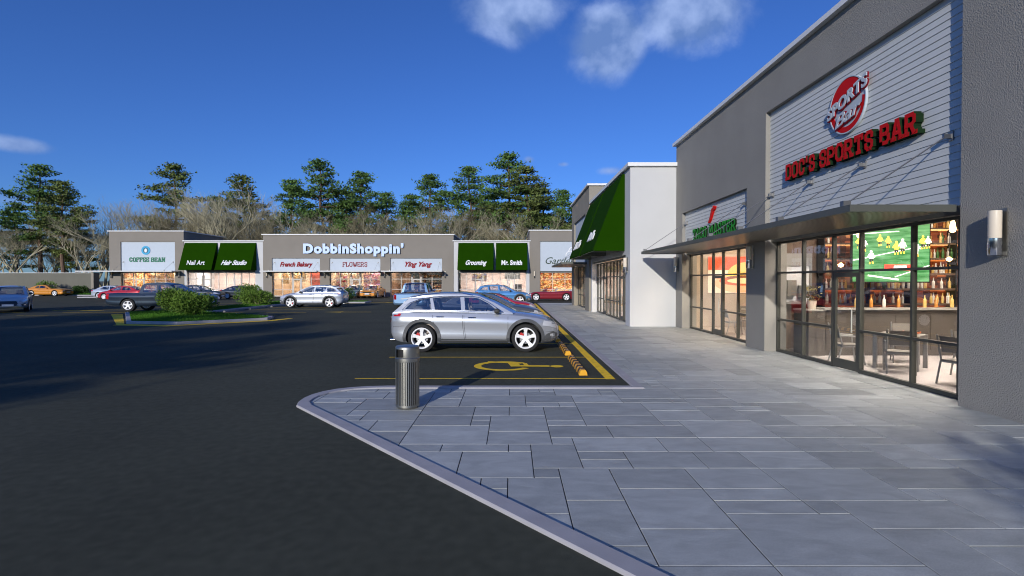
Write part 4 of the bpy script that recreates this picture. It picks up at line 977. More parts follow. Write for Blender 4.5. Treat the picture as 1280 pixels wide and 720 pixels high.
for i, (px0, px1) in enumerate(((512, 524), (527, 539), (541, 552))):
    t = empty('goods_shelf', (xf((px0 + px1) / 2, 66), 66, .02), 0, ['dark shelf of goods behind the Ying Yang door', 'middle dark shelf of goods in the Ying Yang window', 'dark shelf of goods at the right of the Ying Yang window'][i], 'shelf'); w_ = (xf(px1, 66) - xf(px0, 66)) / 2
    b = MB(); b.box(-w_, w_, .3, .34, 0, 3); b.build('back_panel', sh, t)
    for z in (.5, 1.1, 1.7, 2.3, 2.9): b = MB(); b.box(-w_, w_, 0, .3, z, z + .04); b.build('shelf', sh, t)
    for z in (.54, 1.14, 1.74, 2.34): b = MB(); [b.box(-w_ + .1 + k * (2 * w_ - .2) / 5, -w_ + .1 + (k + .7) * (2 * w_ - .2) / 5, .05, .25, z, z + .15 + .12 * ((k * 7) % 3)) for k in range(5)]; o = b.build('stacked_goods', M['goods'], t); o['kind'] = 'stuff'
board('notice_board', 590, 608, 1.9, 2.9, blotch('colour_prints', [(.5, .35, .4), (.2, .1, .1), (.6, .5, .2), (.25, .3, .5), (.7, .6, .55)], 5), 'row of coloured pictures in the grooming shop window', cat='board')
board('mirror_board', 631, 650, 2.2, 3.0, mat('grey_print', (.35, .36, .36), .4, var=.3, vscale=2), 'grey picture above the counter in the Mr. Smith window', cat='board')
board('mirror_board', 644, 652, .5, 1.5, mat('dark_print', (.10, .10, .10), .4, var=.3, vscale=2), 'dark low cabinet front in the Mr. Smith window', cat='board')
board('goods_display', 189, 205, 1.0, 3.0, blotch('amber_goods', [(.8, .5, .2), (.85, .65, .4), (.5, .25, .1), (.85, .75, .6)], 3), 'amber lit goods display in the coffee shop', cat='display')
board('goods_display', 207, 218, 1.0, 2.9, M['goods'], 'brown goods display right in the coffee shop', cat='display')
board('mirror_board', 247, 256, 1.4, 2.6, mat('white_print', (.8, .8, .78), .4), 'white lit picture in the nail studio window', cat='board')
board('mirror_board', 234, 243, 1.2, 3.0, M['pastel'], 'brown and pink picture left in the nail studio window', cat='board')
# long garden wall on the left, beyond the car park
b = MB(); b.box(0, 63, 0, .4, 0, 3.0); t = empty('boundary_wall', (-120.2, 69.8, 0), 0, 'long grey boundary wall on the left below the pines', 'wall'); b.build('wall_body', M['stucco_fence'], t)
b = MB(); b.box(-.05, 63.05, -.05, .45, 3.0, 3.06); b.build('coping', M['fascia'], t)
b = MB(); b.box(63.05, 63.4, -.3, .7, 0, 3.1); b.build('end_pier', M['stucco_dark'], t)
# ------------------------------------------------------------------ cars
def interp(tab):
    xs = [p[0] for p in tab]; ys = [p[1] for p in tab]; n = len(xs)
    h = [xs[i + 1] - xs[i] for i in range(n - 1)]; dl = [(ys[i + 1] - ys[i]) / h[i] for i in range(n - 1)]
    m = [dl[0]] + [0 if dl[i - 1] * dl[i] <= 0 else 2 * dl[i - 1] * dl[i] / (dl[i - 1] + dl[i]) for i in range(1, n - 1)] + [dl[-1]]
    def f(x):
        if x <= xs[0]: return ys[0]
        if x >= xs[-1]: return ys[-1]
        i = max(k for k in range(n) if xs[k] <= x); i = min(i, n - 2); t = (x - xs[i]) / h[i]
        return (2 * t**3 - 3 * t**2 + 1) * ys[i] + (t**3 - 2 * t**2 + t) * h[i] * m[i] + (-2 * t**3 + 3 * t**2) * ys[i + 1] + (t**3 - t**2) * h[i] * m[i + 1]
    return f
class Car:
    def __init__(s, name, sp, label, cat='car'):
        s.sp = sp; s.w, s.zl, s.zs, s.zt = (interp(sp[k]) for k in ('w', 'zl', 'zs', 'zt'))
        s.root = empty(name, (0, 0, 0), 0, label, cat); s.paint = P[sp.get('paint', 'silver')]; s.make()
    def sec(s, x):
        w, zl, zs, zt = s.w(x), s.zl(x), s.zs(x), s.zt(x); h = zs - zl; f = s.sp.get('flare', 1.0)
        return [(0, zl), (.72 * w, zl), (.90 * w, zl + .015), (.965 * w, zl + .09 * h), (.992 * w, zl + .20 * h), (.978 * w, zl + .32 * h), (.980 * w, zl + .50 * h), (.990 * w, zl + .64 * h), (1.0 * w, zl + .755 * h),
                (.962 * w, zl + .86 * h), (.925 * w, zl + .96 * h), (.87 * w, zs), (.6 * w, zs + (zt - zs) * .62), (.3 * w, zs + (zt - zs) * .92), (0, zt)]
    def side_y(s, x, z):
        q = s.sec(x)[2:12]
        if z <= q[0][1]: return q[0][0]
        for a, e in zip(q, q[1:]):
            if a[1] <= z <= e[1]: return a[0] + (e[0] - a[0]) * (z - a[1]) / max(1e-6, e[1] - a[1])
        return q[-1][0]
    def front_x(s, y, z, sgn=1):
        x = s.sp['L'] / 2 * sgn; lo, hi = 0.0, abs(x)
        if s.side_y(x, z) >= abs(y): return x
        for _ in range(24):
            m = (lo + hi) / 2
            if s.side_y(m * sgn, z) >= abs(y): lo = m
            else: hi = m
        return lo * sgn
    def gh_y(s, x, z):
        zb = s.sp['gz']; w = .90 * (.38 * s.w(max(x, -s.sp['L'] / 2 + .25)) + .62 * s.w(0))
        return w * s.sp.get('gw', 1) - (z - zb) * s.sp.get('tum', .40) - .02
    def grid_patch(s, poly, off=.006, th=.0, mode='side', sides=(1, -1), step=.06):
        """drape a 2D outline (x,z) or (y,z) on the body"""
        b = MB(); xs = [p[0] for p in poly]; n = max(1, int((max(xs) - min(xs)) / step))
        for sgn in sides:
            for k in range(n):
                a = min(xs) + (max(xs) - min(xs)) * k / n; e = min(xs) + (max(xs) - min(xs)) * (k + 1) / n
                c = clip_half(clip_half(poly, 1, 0, a), -1, 0, -e)
                if len(c) < 3: continue
                zs_ = [p[1] for p in c]; m = max(1, int((max(zs_) - min(zs_)) / step))
                for j in range(m):
                    z0 = min(zs_) + (max(zs_) - min(zs_)) * j / m; z1 = min(zs_) + (max(zs_) - min(zs_)) * (j + 1) / m
                    q = clip_half(clip_half(c, 0, 1, z0), 0, -1, -z1)
                    if len(q) < 3: continue
                    if mode == 'side': vs = [(u, sgn * (s.side_y(u, v) + off), v) for u, v in q]
                    elif mode == 'gh': vs = [(u, sgn * (s.gh_y(u, v) + off), v) for u, v in q]
                    elif mode == 'front': vs = [(s.front_x(u, v, 1) + off, u, v) for u, v in q]
                    else: vs = [(s.front_x(u, v, -1) - off, u, v) for u, v in q]
                    if (mode in ('side', 'gh') and sgn > 0) or mode == 'rear': vs = vs[::-1]
                    b.add(vs, [tuple(range(len(vs)))])
        return b
    def patch(s, name, poly, m, off=.006, mode='side', sides=(1, -1), each=False, step=.06):
        if each and mode == 'side':
            return [s.grid_patch(poly, off, mode=mode, sides=(g,), step=step).build(name, m, s.root, smooth=True, fixn=False) for g in sides]
        if each and mode in ('front', 'rear'):
            r = []
            for g in (1, -1):
                pl = [(g * u, v) for u, v in poly]; pl = pl if g > 0 else pl[::-1]
                r.append(s.grid_patch(pl, off, mode=mode, step=step).build(name, m, s.root, smooth=True, fixn=False))
            return r
        return s.grid_patch(poly, off, mode=mode, sides=sides, step=step).build(name, m, s.root, smooth=True, fixn=False)
    def make(s):
        sp, root = s.sp, s.root; L = sp['L']; r = sp['r']; dark = M['black']
        # ---- lower body loft
        n = 64; b = MB(); xs = [(-math.cos(PI * i / n)) * L / 2 * .35 + (-L / 2 + L * i / n) * .65 for i in range(n + 1)]
        xs[0], xs[-1] = -L / 2, L / 2; ns = None
        for x in xs:
            q = s.sec(x); full = [(y, z) for y, z in q] + [(-y, z) for y, z in q[-2:0:-1]]; ns = len(full)
            b.v.extend([(x, y, z) for y, z in full])
        for i in range(n):
            for k in range(ns):
                k2 = (k + 1) % ns; b.f.append((i * ns + k, i * ns + k2, (i + 1) * ns + k2, (i + 1) * ns + k)); b.m.append(0)
        b.f.append(tuple(range(ns))[::-1]); b.m.append(0); b.f.append(tuple(n * ns + k for k in range(ns))); b.m.append(0)
        cabm = M[sp.get('seatm', 'seat')]; body = b.build('body', [s.paint, dark, cabm], None, smooth=True)
        cut = MB(); ra = r * 1.14
        for wx in (sp['wf'], sp['wr']):
            for sg in (1, -1):
                y0, y1 = sg * 1.2, sg * (s.w(wx) - .30)
                pts = [(wx + ra * math.cos(a), r + .01 + ra * math.sin(a)) for a in [i * 2 * PI / 36 for i in range(36)]]
                vs = [(p[0], y0, p[1]) for p in pts] + [(p[0], y1, p[1]) for p in pts]
                cut.add(vs, [tuple(range(36)), tuple(range(36, 72))[::-1]] + [(i, i + 36, (i + 1) % 36 + 36, (i + 1) % 36) for i in range(36)], 1)
        g = sp['gh']; gx = [p[0] for p in g]; x0c, x1c = sp.get('cab', (min(gx) + .28, max(gx) - .32)); wc = s.w(0) * .9 - .12
        cut.box(x0c, x1c, -wc, wc, .5, 2.2, 2)
        if 'bed' in sp: cut.box(sp['bed'][0], sp['bed'][1], -s.w(-1.5) * .82, s.w(-1.5) * .82, .62, 2, 1)
        co_ = cut.build('cutter', [s.paint, dark, cabm], None)
        md = body.modifiers.new('b', 'BOOLEAN'); md.operation = 'DIFFERENCE'; md.object = co_; md.solver = 'EXACT'
        dg = bpy.context.evaluated_depsgraph_get(); dg.update()
        me = bpy.data.meshes.new_from_object(body.evaluated_get(dg)); me.name = 'body'
        bpy.data.objects.remove(body); bpy.data.objects.remove(co_)
        me.polygons.foreach_set('use_smooth', [True] * len(me.polygons)); me.set_sharp_from_angle(angle=math.radians(32))
        bo = link('body', me, root)
        # ---- greenhouse
        top = sp['gh']                       # outline from windscreen foot over the roof to the tail
        zb = sp['gz']
        if not sp.get('open'):
            outline = list(top); foot = [(top[-1][0], zb - .05)] + [(top[0][0], zb - .05)]
            holes = sp['wins']
            for sg in (1, -1):
                b = MB(); b.prism([outline + foot] + [list(h) for h in holes], 0, .028, lambda u, v, t: (u, sg * (s.gh_y(u, v) - t), v)); b.build('window_frame', s.paint, root)
            for sg in (1, -1):
                for h in holes: b = MB(); vs = [(u, sg * (s.gh_y(u, v) - .012), v) for u, v in h]; b.add(vs, [tuple(range(len(vs)))]); b.build('side_window', sp.get('glassm', M['carglass']), root, fixn=False)
            if sp.get('chromeline'):
                b = MB(); zz = sp['chromeline']
                for sg in (1, -1): b.tube([(u, sg * (s.gh_y(u, v) + .004), v) for u, v in zz], .011, 6)
                b.build('window_trim', M['chrome'], root)
            if sp.get('rails'):
                for sg in (1, -1): b = MB(); b.tube([(u, sg * (s.gh_y(u, v) - .035), v + .04) for u, v in sp['rails']], .024, 6); b.build('roof_rail', M['chrome'], root, smooth=True)
            # panels across: windscreen, roof, rear glass
            NT = 12
            def cross(x, z, bow, crown):
                yw = s.gh_y(x, z) - .004
                return [(x + bow * (1 - (k / NT * 2 - 1) ** 2), (k / NT * 2 - 1) * yw, z + crown * (1 - (k / NT * 2 - 1) ** 2)) for k in range(NT + 1)]
            i0, i1 = sp['roof']                # indices: windscreen 0..i0, roof i0..i1, rear i1..end
            rows = []
            for i, (x, z) in enumerate(top):
                fr = i / i0 if i < i0 else 1; bk = (len(top) - 1 - i) / max(1, (len(top) - 1 - i1)) if i > i1 else 1
                bow = (.16 * (1 - fr) + .07 * fr) if i <= i0 else (.07 * max(0, 1 - (i - i0) / 2)) if i < i1 else -.05 * (1 if i >= i1 else 0)
                rows.append(cross(x, z, bow, .045 if i0 <= i <= i1 else .012))
            G, Rf, RG = MB(), MB(), MB()
            for i in range(len(rows) - 1):
                for k in range(NT):
                    q = [rows[i][k], rows[i][k + 1], rows[i + 1][k + 1], rows[i + 1][k]]
                    if i < i0 and 0 < k < NT - 1: G.add(q, [(0, 1, 2, 3)])
                    elif i >= i1 and 0 < k < NT - 1 and sp.get('rearglass', True): RG.add(q, [(0, 1, 2, 3)])
                    else: Rf.add(q, [(0, 1, 2, 3)])
            G.build('windscreen', sp.get('glassm', M['carglass']), root, smooth=True, fixn=False); 
            if RG.f: RG.build('rear_window', sp.get('glassm', M['carglass']), root, smooth=True, fixn=False)
            Rf.build('roof', s.paint, root, smooth=True, fixn=False)
        else:
            b = MB(); x, z = top[0]; x2, z2 = top[1]; ys, y2 = s.gh_y(x, z), s.gh_y(x2, z2)
            b.add([(x, -ys, z), (x + .14, 0, z), (x, ys, z), (x2, y2, z2), (x2 + .08, 0, z2 + .02), (x2, -y2, z2)], [(0, 1, 4, 5), (1, 2, 3, 4)]); b.build('windscreen', M['carglass'], root, fixn=False)
            b = MB(); b.tube([(x, -ys, z), (x2, -y2, z2), (x2 + .08, 0, z2 + .02), (x2, y2, z2), (x, ys, z)], .022, 6); b.build('window_frame', s.paint, root)
        # ---- cabin
        for sx, rows_ in ((sp['seats'][0], 2), *[(q, 2) for q in sp['seats'][1:]]):
            for sg in (1, -1):
                b = MB(); b.box(-.25, .25, -.25, .25, .48, .62, at=(sx, sg * .38, 0)); b.box(-.06, .06, -.24, .24, 0, .55, rot=Matrix.Rotation(-.28, 3, 'Y'), at=(sx - .28, sg * .38, .58)); b.box(-.05, .05, -.13, .13, .58, .75, rot=Matrix.Rotation(-.28, 3, 'Y'), at=(sx - .28, sg * .38, .58))
                b.build('seat', M[sp.get('seatm', 'seat')], root)
        b = MB(); b.box(x1c - .35, x1c + .0, -wc + .01, wc - .01, .62, zb - .04); b.build('dashboard', M['plastic'], root)
        b = MB(); b.lathe([(.17, -.014), (.19, 0), (.17, .014), (.15, 0)], 20, axis='x', closed=True); b.v = [tuple(Matrix.Rotation(.4, 3, 'Y') @ Vector(p) + Vector((x1c - .5, .38, zb - .08))) for p in b.v]; b.build('steering_wheel', M['black'], root, smooth=True)
        # ---- lamps, grille, seams
        for nm, key, m_ in (('headlight', 'head', M['lens']), ('taillight', 'tail', M['redlens']), ('fog_lamp', 'fog', M['lens']), ('bumper_trim', 'bump', M['flare']), ('sill_trim', 'sill', M['flare']), ('sill_strip', 'strip', M['chrome'])):
            if key in sp: s.patch(nm, sp[key], m_, mode='side', each=True, off=.008)
        for nm, key, m_ in (('headlight', 'headf', M['lens']), ('air_intake', 'intake', M['black'])):
            if key in sp: s.patch(nm, sp[key], m_, mode='front', each=True, off=.01)
        for nm, key, m_ in (('taillight', 'tailr', M['redlens']),):
            if key in sp: s.patch(nm, sp[key], m_, mode='rear', each=True, off=.01)
        if 'grille' in sp:
            o = s.patch('grille', sp['grille'], M['black'], mode='front', off=.012)
            x0, x1, z0, z1 = min(p[0] for p in sp['grille']), max(p[0] for p in sp['grille']), min(p[1] for p in sp['grille']), max(p[1] for p in sp['grille'])
            b = MB(); k = 5
            for i in range(k + 1): z = z0 + (z1 - z0) * i / k; b.tube([(s.front_x(y, z) + .02, y, z) for y in [x0 + (x1 - x0) * j / 6 for j in range(7)]], .007, 5)
            b.build('grille_bars', M['chrome'] if sp.get('chromegrille', 1) else M['plastic'], root)
        if 'lowergrille' in sp: s.patch('lower_grille', sp['lowergrille'], M['black'], mode='front', off=.01)
        for mode, sg in (('front', 1), ('rear', -1)):
            z = sp.get('platez' + mode[0], .55); xx = s.front_x(0, z, sg)
            b = MB(); b.box(-.012, .012, -.26, .26, -.06, .06, at=(xx + sg * .025, 0, z)); b.build('number_plate', M['white'], root)
        for ln in sp['seams']:
            pts = []
            for a, e in zip(ln, ln[1:]):
                m = max(2, int(math.dist(a, e) / .07)); pts += [(a[0] + (e[0] - a[0]) * i / m, a[1] + (e[1] - a[1]) * i / m) for i in range(m)]
            pts.append(ln[-1])
            for sg in (1, -1):
                b = MB()
                for p, q in zip(pts, pts[1:]):
                    dx, dz = q[0] - p[0], q[1] - p[1]; l_ = math.hypot(dx, dz); nx, nz = -dz / l_ * .0045, dx / l_ * .0045
                    b.add([(p[0] + nx, sg * (s.side_y(*p) + .0025), p[1] + nz), (q[0] + nx, sg * (s.side_y(*q) + .0025), q[1] + nz), (q[0] - nx, sg * (s.side_y(*q) + .0025), q[1] - nz), (p[0] - nx, sg * (s.side_y(*p) + .0025), p[1] - nz)], [(0, 1, 2, 3)])
                b.build('door_seam', M['black'], root)
        for (hx, hz) in sp['handles']:
            for sg in (1, -1):
                b = MB(); y = s.side_y(hx, hz); b.tube([(hx - .10, sg * (y + .005), hz), (hx - .07, sg * (y + .035), hz + .005), (hx + .07, sg * (y + .035), hz + .005), (hx + .10, sg * (y + .005), hz)], .013, 6); b.build('door_handle', M['chrome'], root, smooth=True)
        mx_, mz_ = sp['mirror']
        for sg in (1, -1):
            y = s.gh_y(mx_, mz_) ; b = MB()
            prof = [(-.09, .02), (-.10, .06), (-.07, .085), (0, .09), (.06, .07), (.09, .03), (.10, 0)]
            b.lathe([(0, -.09), (.055, -.085), (.085, -.05), (.09, 0), (.075, .06), (.03, .095), (0, .1)], 14, axis='x', at=(0, 0, 0)); b.v = [(mx_ + p[0] * .8, sg * (y + .15) + p[1] * 1.15, mz_ + p[2] * .82) for p in b.v]
            b.tube([(mx_ + .02, sg * (y - .02), mz_ - .05), (mx_, sg * (y + .1), mz_ - .03)], .022, 6); b.build('wing_mirror', M['plastic'] if sp.get('darkmirror') else s.paint, root, smooth=True)
        if sp.get('archtrim'):
            for wx in (sp['wf'], sp['wr']):
                for sg in (1, -1):
                    b = MB(); r0, r1 = ra - .003, ra + .085; N_ = 30
                    A0 = math.asin(max(-1, (s.zl(wx) + .03 - r) / r1))
                    for i in range(N_):
                        aa = [A0 + (PI - 2 * A0) * (i + k) / N_ for k in (0, 1)]
                        P_ = [(wx + rr_ * math.cos(a), r + .01 + rr_ * math.sin(a)) for a in aa for rr_ in (r0, r1)]
                        o1 = [(p[0], sg * (s.side_y(p[0], p[1]) + .022), p[1]) for p in P_]
                        o2 = [(p[0], sg * (s.side_y(p[0], p[1]) - .03), p[1]) for p in P_]
                        b.add(o1 + o2, [(0, 2, 3, 1), (1, 3, 7, 5), (0, 4, 6, 2)])
                    b.build('arch_trim', M[sp['archtrim']] if sp['archtrim'] in M else s.paint, root, smooth=True)
        if sp.get('spoiler'):
            x, z = sp['spoiler']; b = MB(); y = s.gh_y(x, z) - .06; b.add([(x + .12, -y, z + .03), (x + .12, y, z + .03), (x - .16, y * .96, z - .005), (x - .16, -y * .96, z - .005), (x + .12, -y, z - .01), (x + .12, y, z - .01), (x - .16, y * .96, z - .035), (x - .16, -y * .96, z - .035)], [(0, 1, 2, 3), (4, 7, 6, 5), (0, 4, 5, 1), (2, 6, 7, 3), (0, 3, 7, 4), (1, 5, 6, 2)]); b.build('spoiler', s.paint, root)
        if sp.get('exhaust'):
            for sg in (1, -1): b = MB(); b.tube([(-L / 2 + .08, sg * .5, .30), (-L / 2 - .05, sg * .5, .30)], .04, 12, cap=False); b.build('exhaust_pipe', M['chrome'], root, smooth=True)
        # ---- wheels
        tw = sp.get('tw', .24); tm, rm = wheel_mesh(r, tw, sp.get('spokes', 5), sp.get('rimr', .70))
        for wx in (sp['wf'], sp['wr']):
            for sg in (1, -1):
                o = link('wheel', tm, root, (wx, sg * (s.w(wx) - tw / 2 - .015), r), 0 if sg < 0 else PI)
                link('rim', rm, o)
                bd = MB(); bd.lathe([(0, -.03), (.16, -.03), (.16, -.01), (0, -.01)], 20, axis='y')
                bd.build('brake_disc', M['steel_dark'], o)
                bd = MB(); bd.box(.09, .19, -.055, .0, -.07, .07); bd_ = bd.build('brake_caliper', M['caliper'] if sp.get('redbrake') else M['steel_dark'], o); bd_.rotation_euler.y = (PI + .55) if sg < 0 else .55
WM = {}
def wheel_mesh(r, tw, ns, rr_):
    key = (r, tw, ns, rr_)
    if key in WM: return WM[key]
    b = MB(); h = tw / 2; ri = r * rr_
    prof = [(ri, -h * .92), (ri + .015, -h), (r - .05, -h * 1.02), (r - .015, -h * .92), (r - .002, -h * .7)]
    for k in range(4):
        y = -h * .7 + 1.4 * h * (k + .5) / 4; prof += [(r, y - h * .14), (r, y + h * .11), (r - .008, y + h * .12), (r - .008, y + h * .17)]
    prof += [(r - .002, h * .7), (r - .015, h * .92), (r - .05, h * 1.02), (ri + .015, h), (ri, h * .92)]
    b.lathe(prof, 40, axis='y'); t = b.build('wheel', M['tyre'], None, smooth=True, sharp=30); tm = t.data; bpy.data.objects.remove(t)
    b = MB()
    # barrel and lip, outer face towards -y
    b.lathe([(ri + .004, -h * .95), (ri - .012, -h * 1.0), (ri - .03, -h * .93), (ri - .035, -h * .3), (ri - .03, h * .9), (ri + .004, h * .92)], 40, axis='y')
    b.lathe([(0, -h * .80), (.055, -h * .80), (.07, -h * .7), (.075, -h * .4), (0, -h * .4)], 20, axis='y')
    for k in range(ns):
        a = 2 * PI * k / ns + PI / 2
        def pt(rad, off, y): return (rad * math.cos(a) - off * math.sin(a), y, rad * math.sin(a) + off * math.cos(a))
        for (o0, o1) in ((.035, .018),):
            w0, w1, w2 = .045, .036, .062 if ns <= 5 else .03
            rs = [(.05, w0, -h * .78), (ri * .55, w1, -h * .82), (ri - .02, w2, -h * .93)]
            if ns > 5: rs = [(.05, .03, -h * .78), (ri * .55, .022, -h * .82), (ri - .02, .028, -h * .93)]
            for i in range(2):
                (ra_, wa, ya), (rb_, wb, yb) = rs[i], rs[i + 1]
                vs = [pt(ra_, -wa, ya), pt(ra_, wa, ya), pt(rb_, wb, yb), pt(rb_, -wb, yb), pt(ra_, -wa, ya + .05), pt(ra_, wa, ya + .05), pt(rb_, wb, yb + .05), pt(rb_, -wb, yb + .05)]
                b.add(vs, [(0, 1, 2, 3), (4, 7, 6, 5), (0, 4, 5, 1), (2, 6, 7, 3), (0, 3, 7, 4), (1, 5, 6, 2)])
    t = b.build('rim', M['rim'], None, smooth=True, sharp=30); rm = t.data; bpy.data.objects.remove(t)
    WM[key] = (tm, rm); return WM[key]
SUV = dict(seats=(.25, -.75), L=4.66, r=.385, wf=1.40, wr=-1.43, tw=.255, paint='grey', gz=1.08, tum=.36, spokes=5, rimr=.74, redbrake=1, archtrim='flare', seatm='seatlight', darkmirror=1,
    w=[(-2.33, .66), (-2.22, .82), (-2.0, .89), (-1.4, .94), (0, .945), (1.3, .935), (1.8, .90), (2.08, .80), (2.25, .66), (2.33, .50)],
    zl=[(-2.33, .46), (-2.22, .33), (-1.9, .25), (0, .24), (1.8, .24), (2.15, .27), (2.33, .38)],
    zs=[(-2.33, .92), (-2.25, 1.05), (-2.0, 1.10), (-1, 1.10), (0, 1.08), (1.0, 1.04), (1.6, .97), (2.0, .88), (2.25, .76), (2.33, .66)],
    zt=[(-2.33, .94), (-2.25, 1.08), (-2.0, 1.13), (0, 1.13), (.95, 1.12), (1.5, 1.06), (1.95, .97), (2.22, .84), (2.33, .69)],
    gh=[(1.06, 1.06), (.56, 1.34), (.10, 1.535), (-.35, 1.60), (-.95, 1.60), (-1.45, 1.55), (-1.80, 1.475), (-2.03, 1.27), (-2.25, 1.07)], roof=(2, 6),
    wins=[[(.66, 1.105), (-.25, 1.135), (-.29, 1.49), (-.02, 1.485), (.12, 1.46), (.40, 1.315)][::-1], [(-.36, 1.135), (-1.08, 1.15), (-1.16, 1.47), (-.85, 1.50), (-.40, 1.497)][::-1], [(-1.17, 1.155), (-1.92, 1.17), (-1.76, 1.33), (-1.50, 1.43), (-1.24, 1.475)][::-1]],
    chromeline=[(.80, 1.085), (-.3, 1.115), (-1.1, 1.13), (-1.98, 1.15), (-1.79, 1.34), (-1.50, 1.45), (-1.16, 1.505), (-.85, 1.525), (-.30, 1.52), (.0, 1.51), (.16, 1.475), (.44, 1.325), (.80, 1.085)], rails=[(-.05, 1.50), (-.35, 1.56), (-.95, 1.56), (-1.45, 1.51), (-1.72, 1.455)],
    head=[(1.86, .735), (2.08, .70), (2.26, .64), (2.30, .72), (2.16, .81), (1.90, .865)], strip=[(-.93, .345), (.92, .33), (.92, .35), (-.93, .365)], tail=[(-2.29, .98), (-2.03, .98), (-2.0, 1.06), (-2.22, 1.05)], fog=[(2.08, .42), (2.2, .42), (2.2, .5), (2.08, .5)],
    bump=[(1.83, .245), (2.1, .27), (2.25, .33), (2.30, .50), (2.16, .56), (1.99, .50), (1.86, .38)], sill=[(-.93, .25), (.92, .25), (.92, .315), (-.93, .33)],
    headf=[(.50, .62), (.66, .63), (.64, .73), (.5, .72)], grille=[(-.38, .42), (.38, .42), (.44, .55), (.38, .70), (-.38, .70), (-.44, .55)], lowergrille=[(-.5, .40), (.5, .40), (.46, .41), (-.46, .41)],
    tailr=[(.45, .80), (.64, .80), (.64, .92), (.45, .90)], spoiler=(-1.90, 1.465), exhaust=1,
    seams=[[(.92, 1.05), (.92, .6), (.86, .33), (-.22, .34), (-.27, .7), (-.28, 1.08)], [(-.32, 1.08), (-.31, .7), (-.26, .34), (-.86, .36), (-1.0, .62), (-1.12, .85), (-1.14, 1.09)], [(-2.31, .70), (-1.9, .72)], [(1.95, .55), (2.3, .56)]],
    handles=[(-.06, .95), (-.93, .97)], mirror=(.62, 1.13), platezf=.45, platezr=.62)
q5 = Car('parked_suv', SUV, 'silver grey SUV in the accessible bay nearest the kerb, seen side-on', 'car')
q5.root.location = (-1.03, 14.83, 0)
SEDAN = dict(seats=(.25, -.65), L=4.7, r=.33, wf=1.42, wr=-1.38, tw=.22, paint='darkgrey', gz=.92, tum=.42, spokes=10, rimr=.68,
    w=[(-2.35, .60), (-2.25, .78), (-1.9, .87), (-1.3, .90), (0, .905), (1.3, .90), (1.85, .84), (2.15, .74), (2.28, .6), (2.35, .45)],
    zl=[(-2.35, .42), (-2.2, .26), (-1.8, .19), (0, .17), (1.8, .18), (2.15, .22), (2.35, .32)],
    zs=[(-2.35, .84), (-2.28, .95), (-2.0, .99), (-1, .95), (0, .92), (1.0, .90), (1.6, .84), (2.05, .74), (2.27, .64), (2.35, .56)],
    zt=[(-2.35, .87), (-2.28, .99), (-1.9, 1.02), (0, 1.0), (1.0, .98), (1.6, .92), (2.0, .82), (2.25, .70), (2.35, .59)],
    gh=[(1.12, .93), (.66, 1.16), (.25, 1.345), (-.15, 1.405), (-.6, 1.40), (-1.05, 1.34), (-1.45, 1.19), (-1.80, 1.0)], roof=(2, 5), cab=(-1.15, .82),
    wins=[[(.72, .965), (-.20, .975), (-.24, 1.31), (.05, 1.305), (.25, 1.27), (.5, 1.13)][::-1], [(-.31, .975), (-1.2, .99), (-1.28, 1.08), (-1.02, 1.24), (-.8, 1.29), (-.35, 1.31)][::-1]],
    head=[(1.95, .60), (2.2, .58), (2.27, .62), (2.2, .68), (1.98, .74)], tail=[(-2.31, .78), (-2.0, .80), (-2.02, .92), (-2.27, .90)],
    headf=[(.42, .50), (.70, .54), (.70, .66), (.42, .62)], grille=[(-.36, .42), (.36, .42), (.40, .60), (-.40, .60)], lowergrille=[(-.55, .34), (.55, .34), (.5, .38), (-.5, .38)], intake=[(.45, .36), (.62, .38), (.62, .46), (.47, .45)],
    tailr=[(.42, .70), (.60, .70), (.60, .84), (.42, .82)],
    seams=[[(.92, .90), (.92, .55), (.86, .26), (-.2, .26), (-.25, .6), (-.26, .92)], [(-.28, .92), (-.28, .26), (-.86, .28), (-1.1, .75), (-1.12, .94)]],
    handles=[(-.06, .80), (-.93, .82)], mirror=(.70, .99), platezf=.38, platezr=.66)
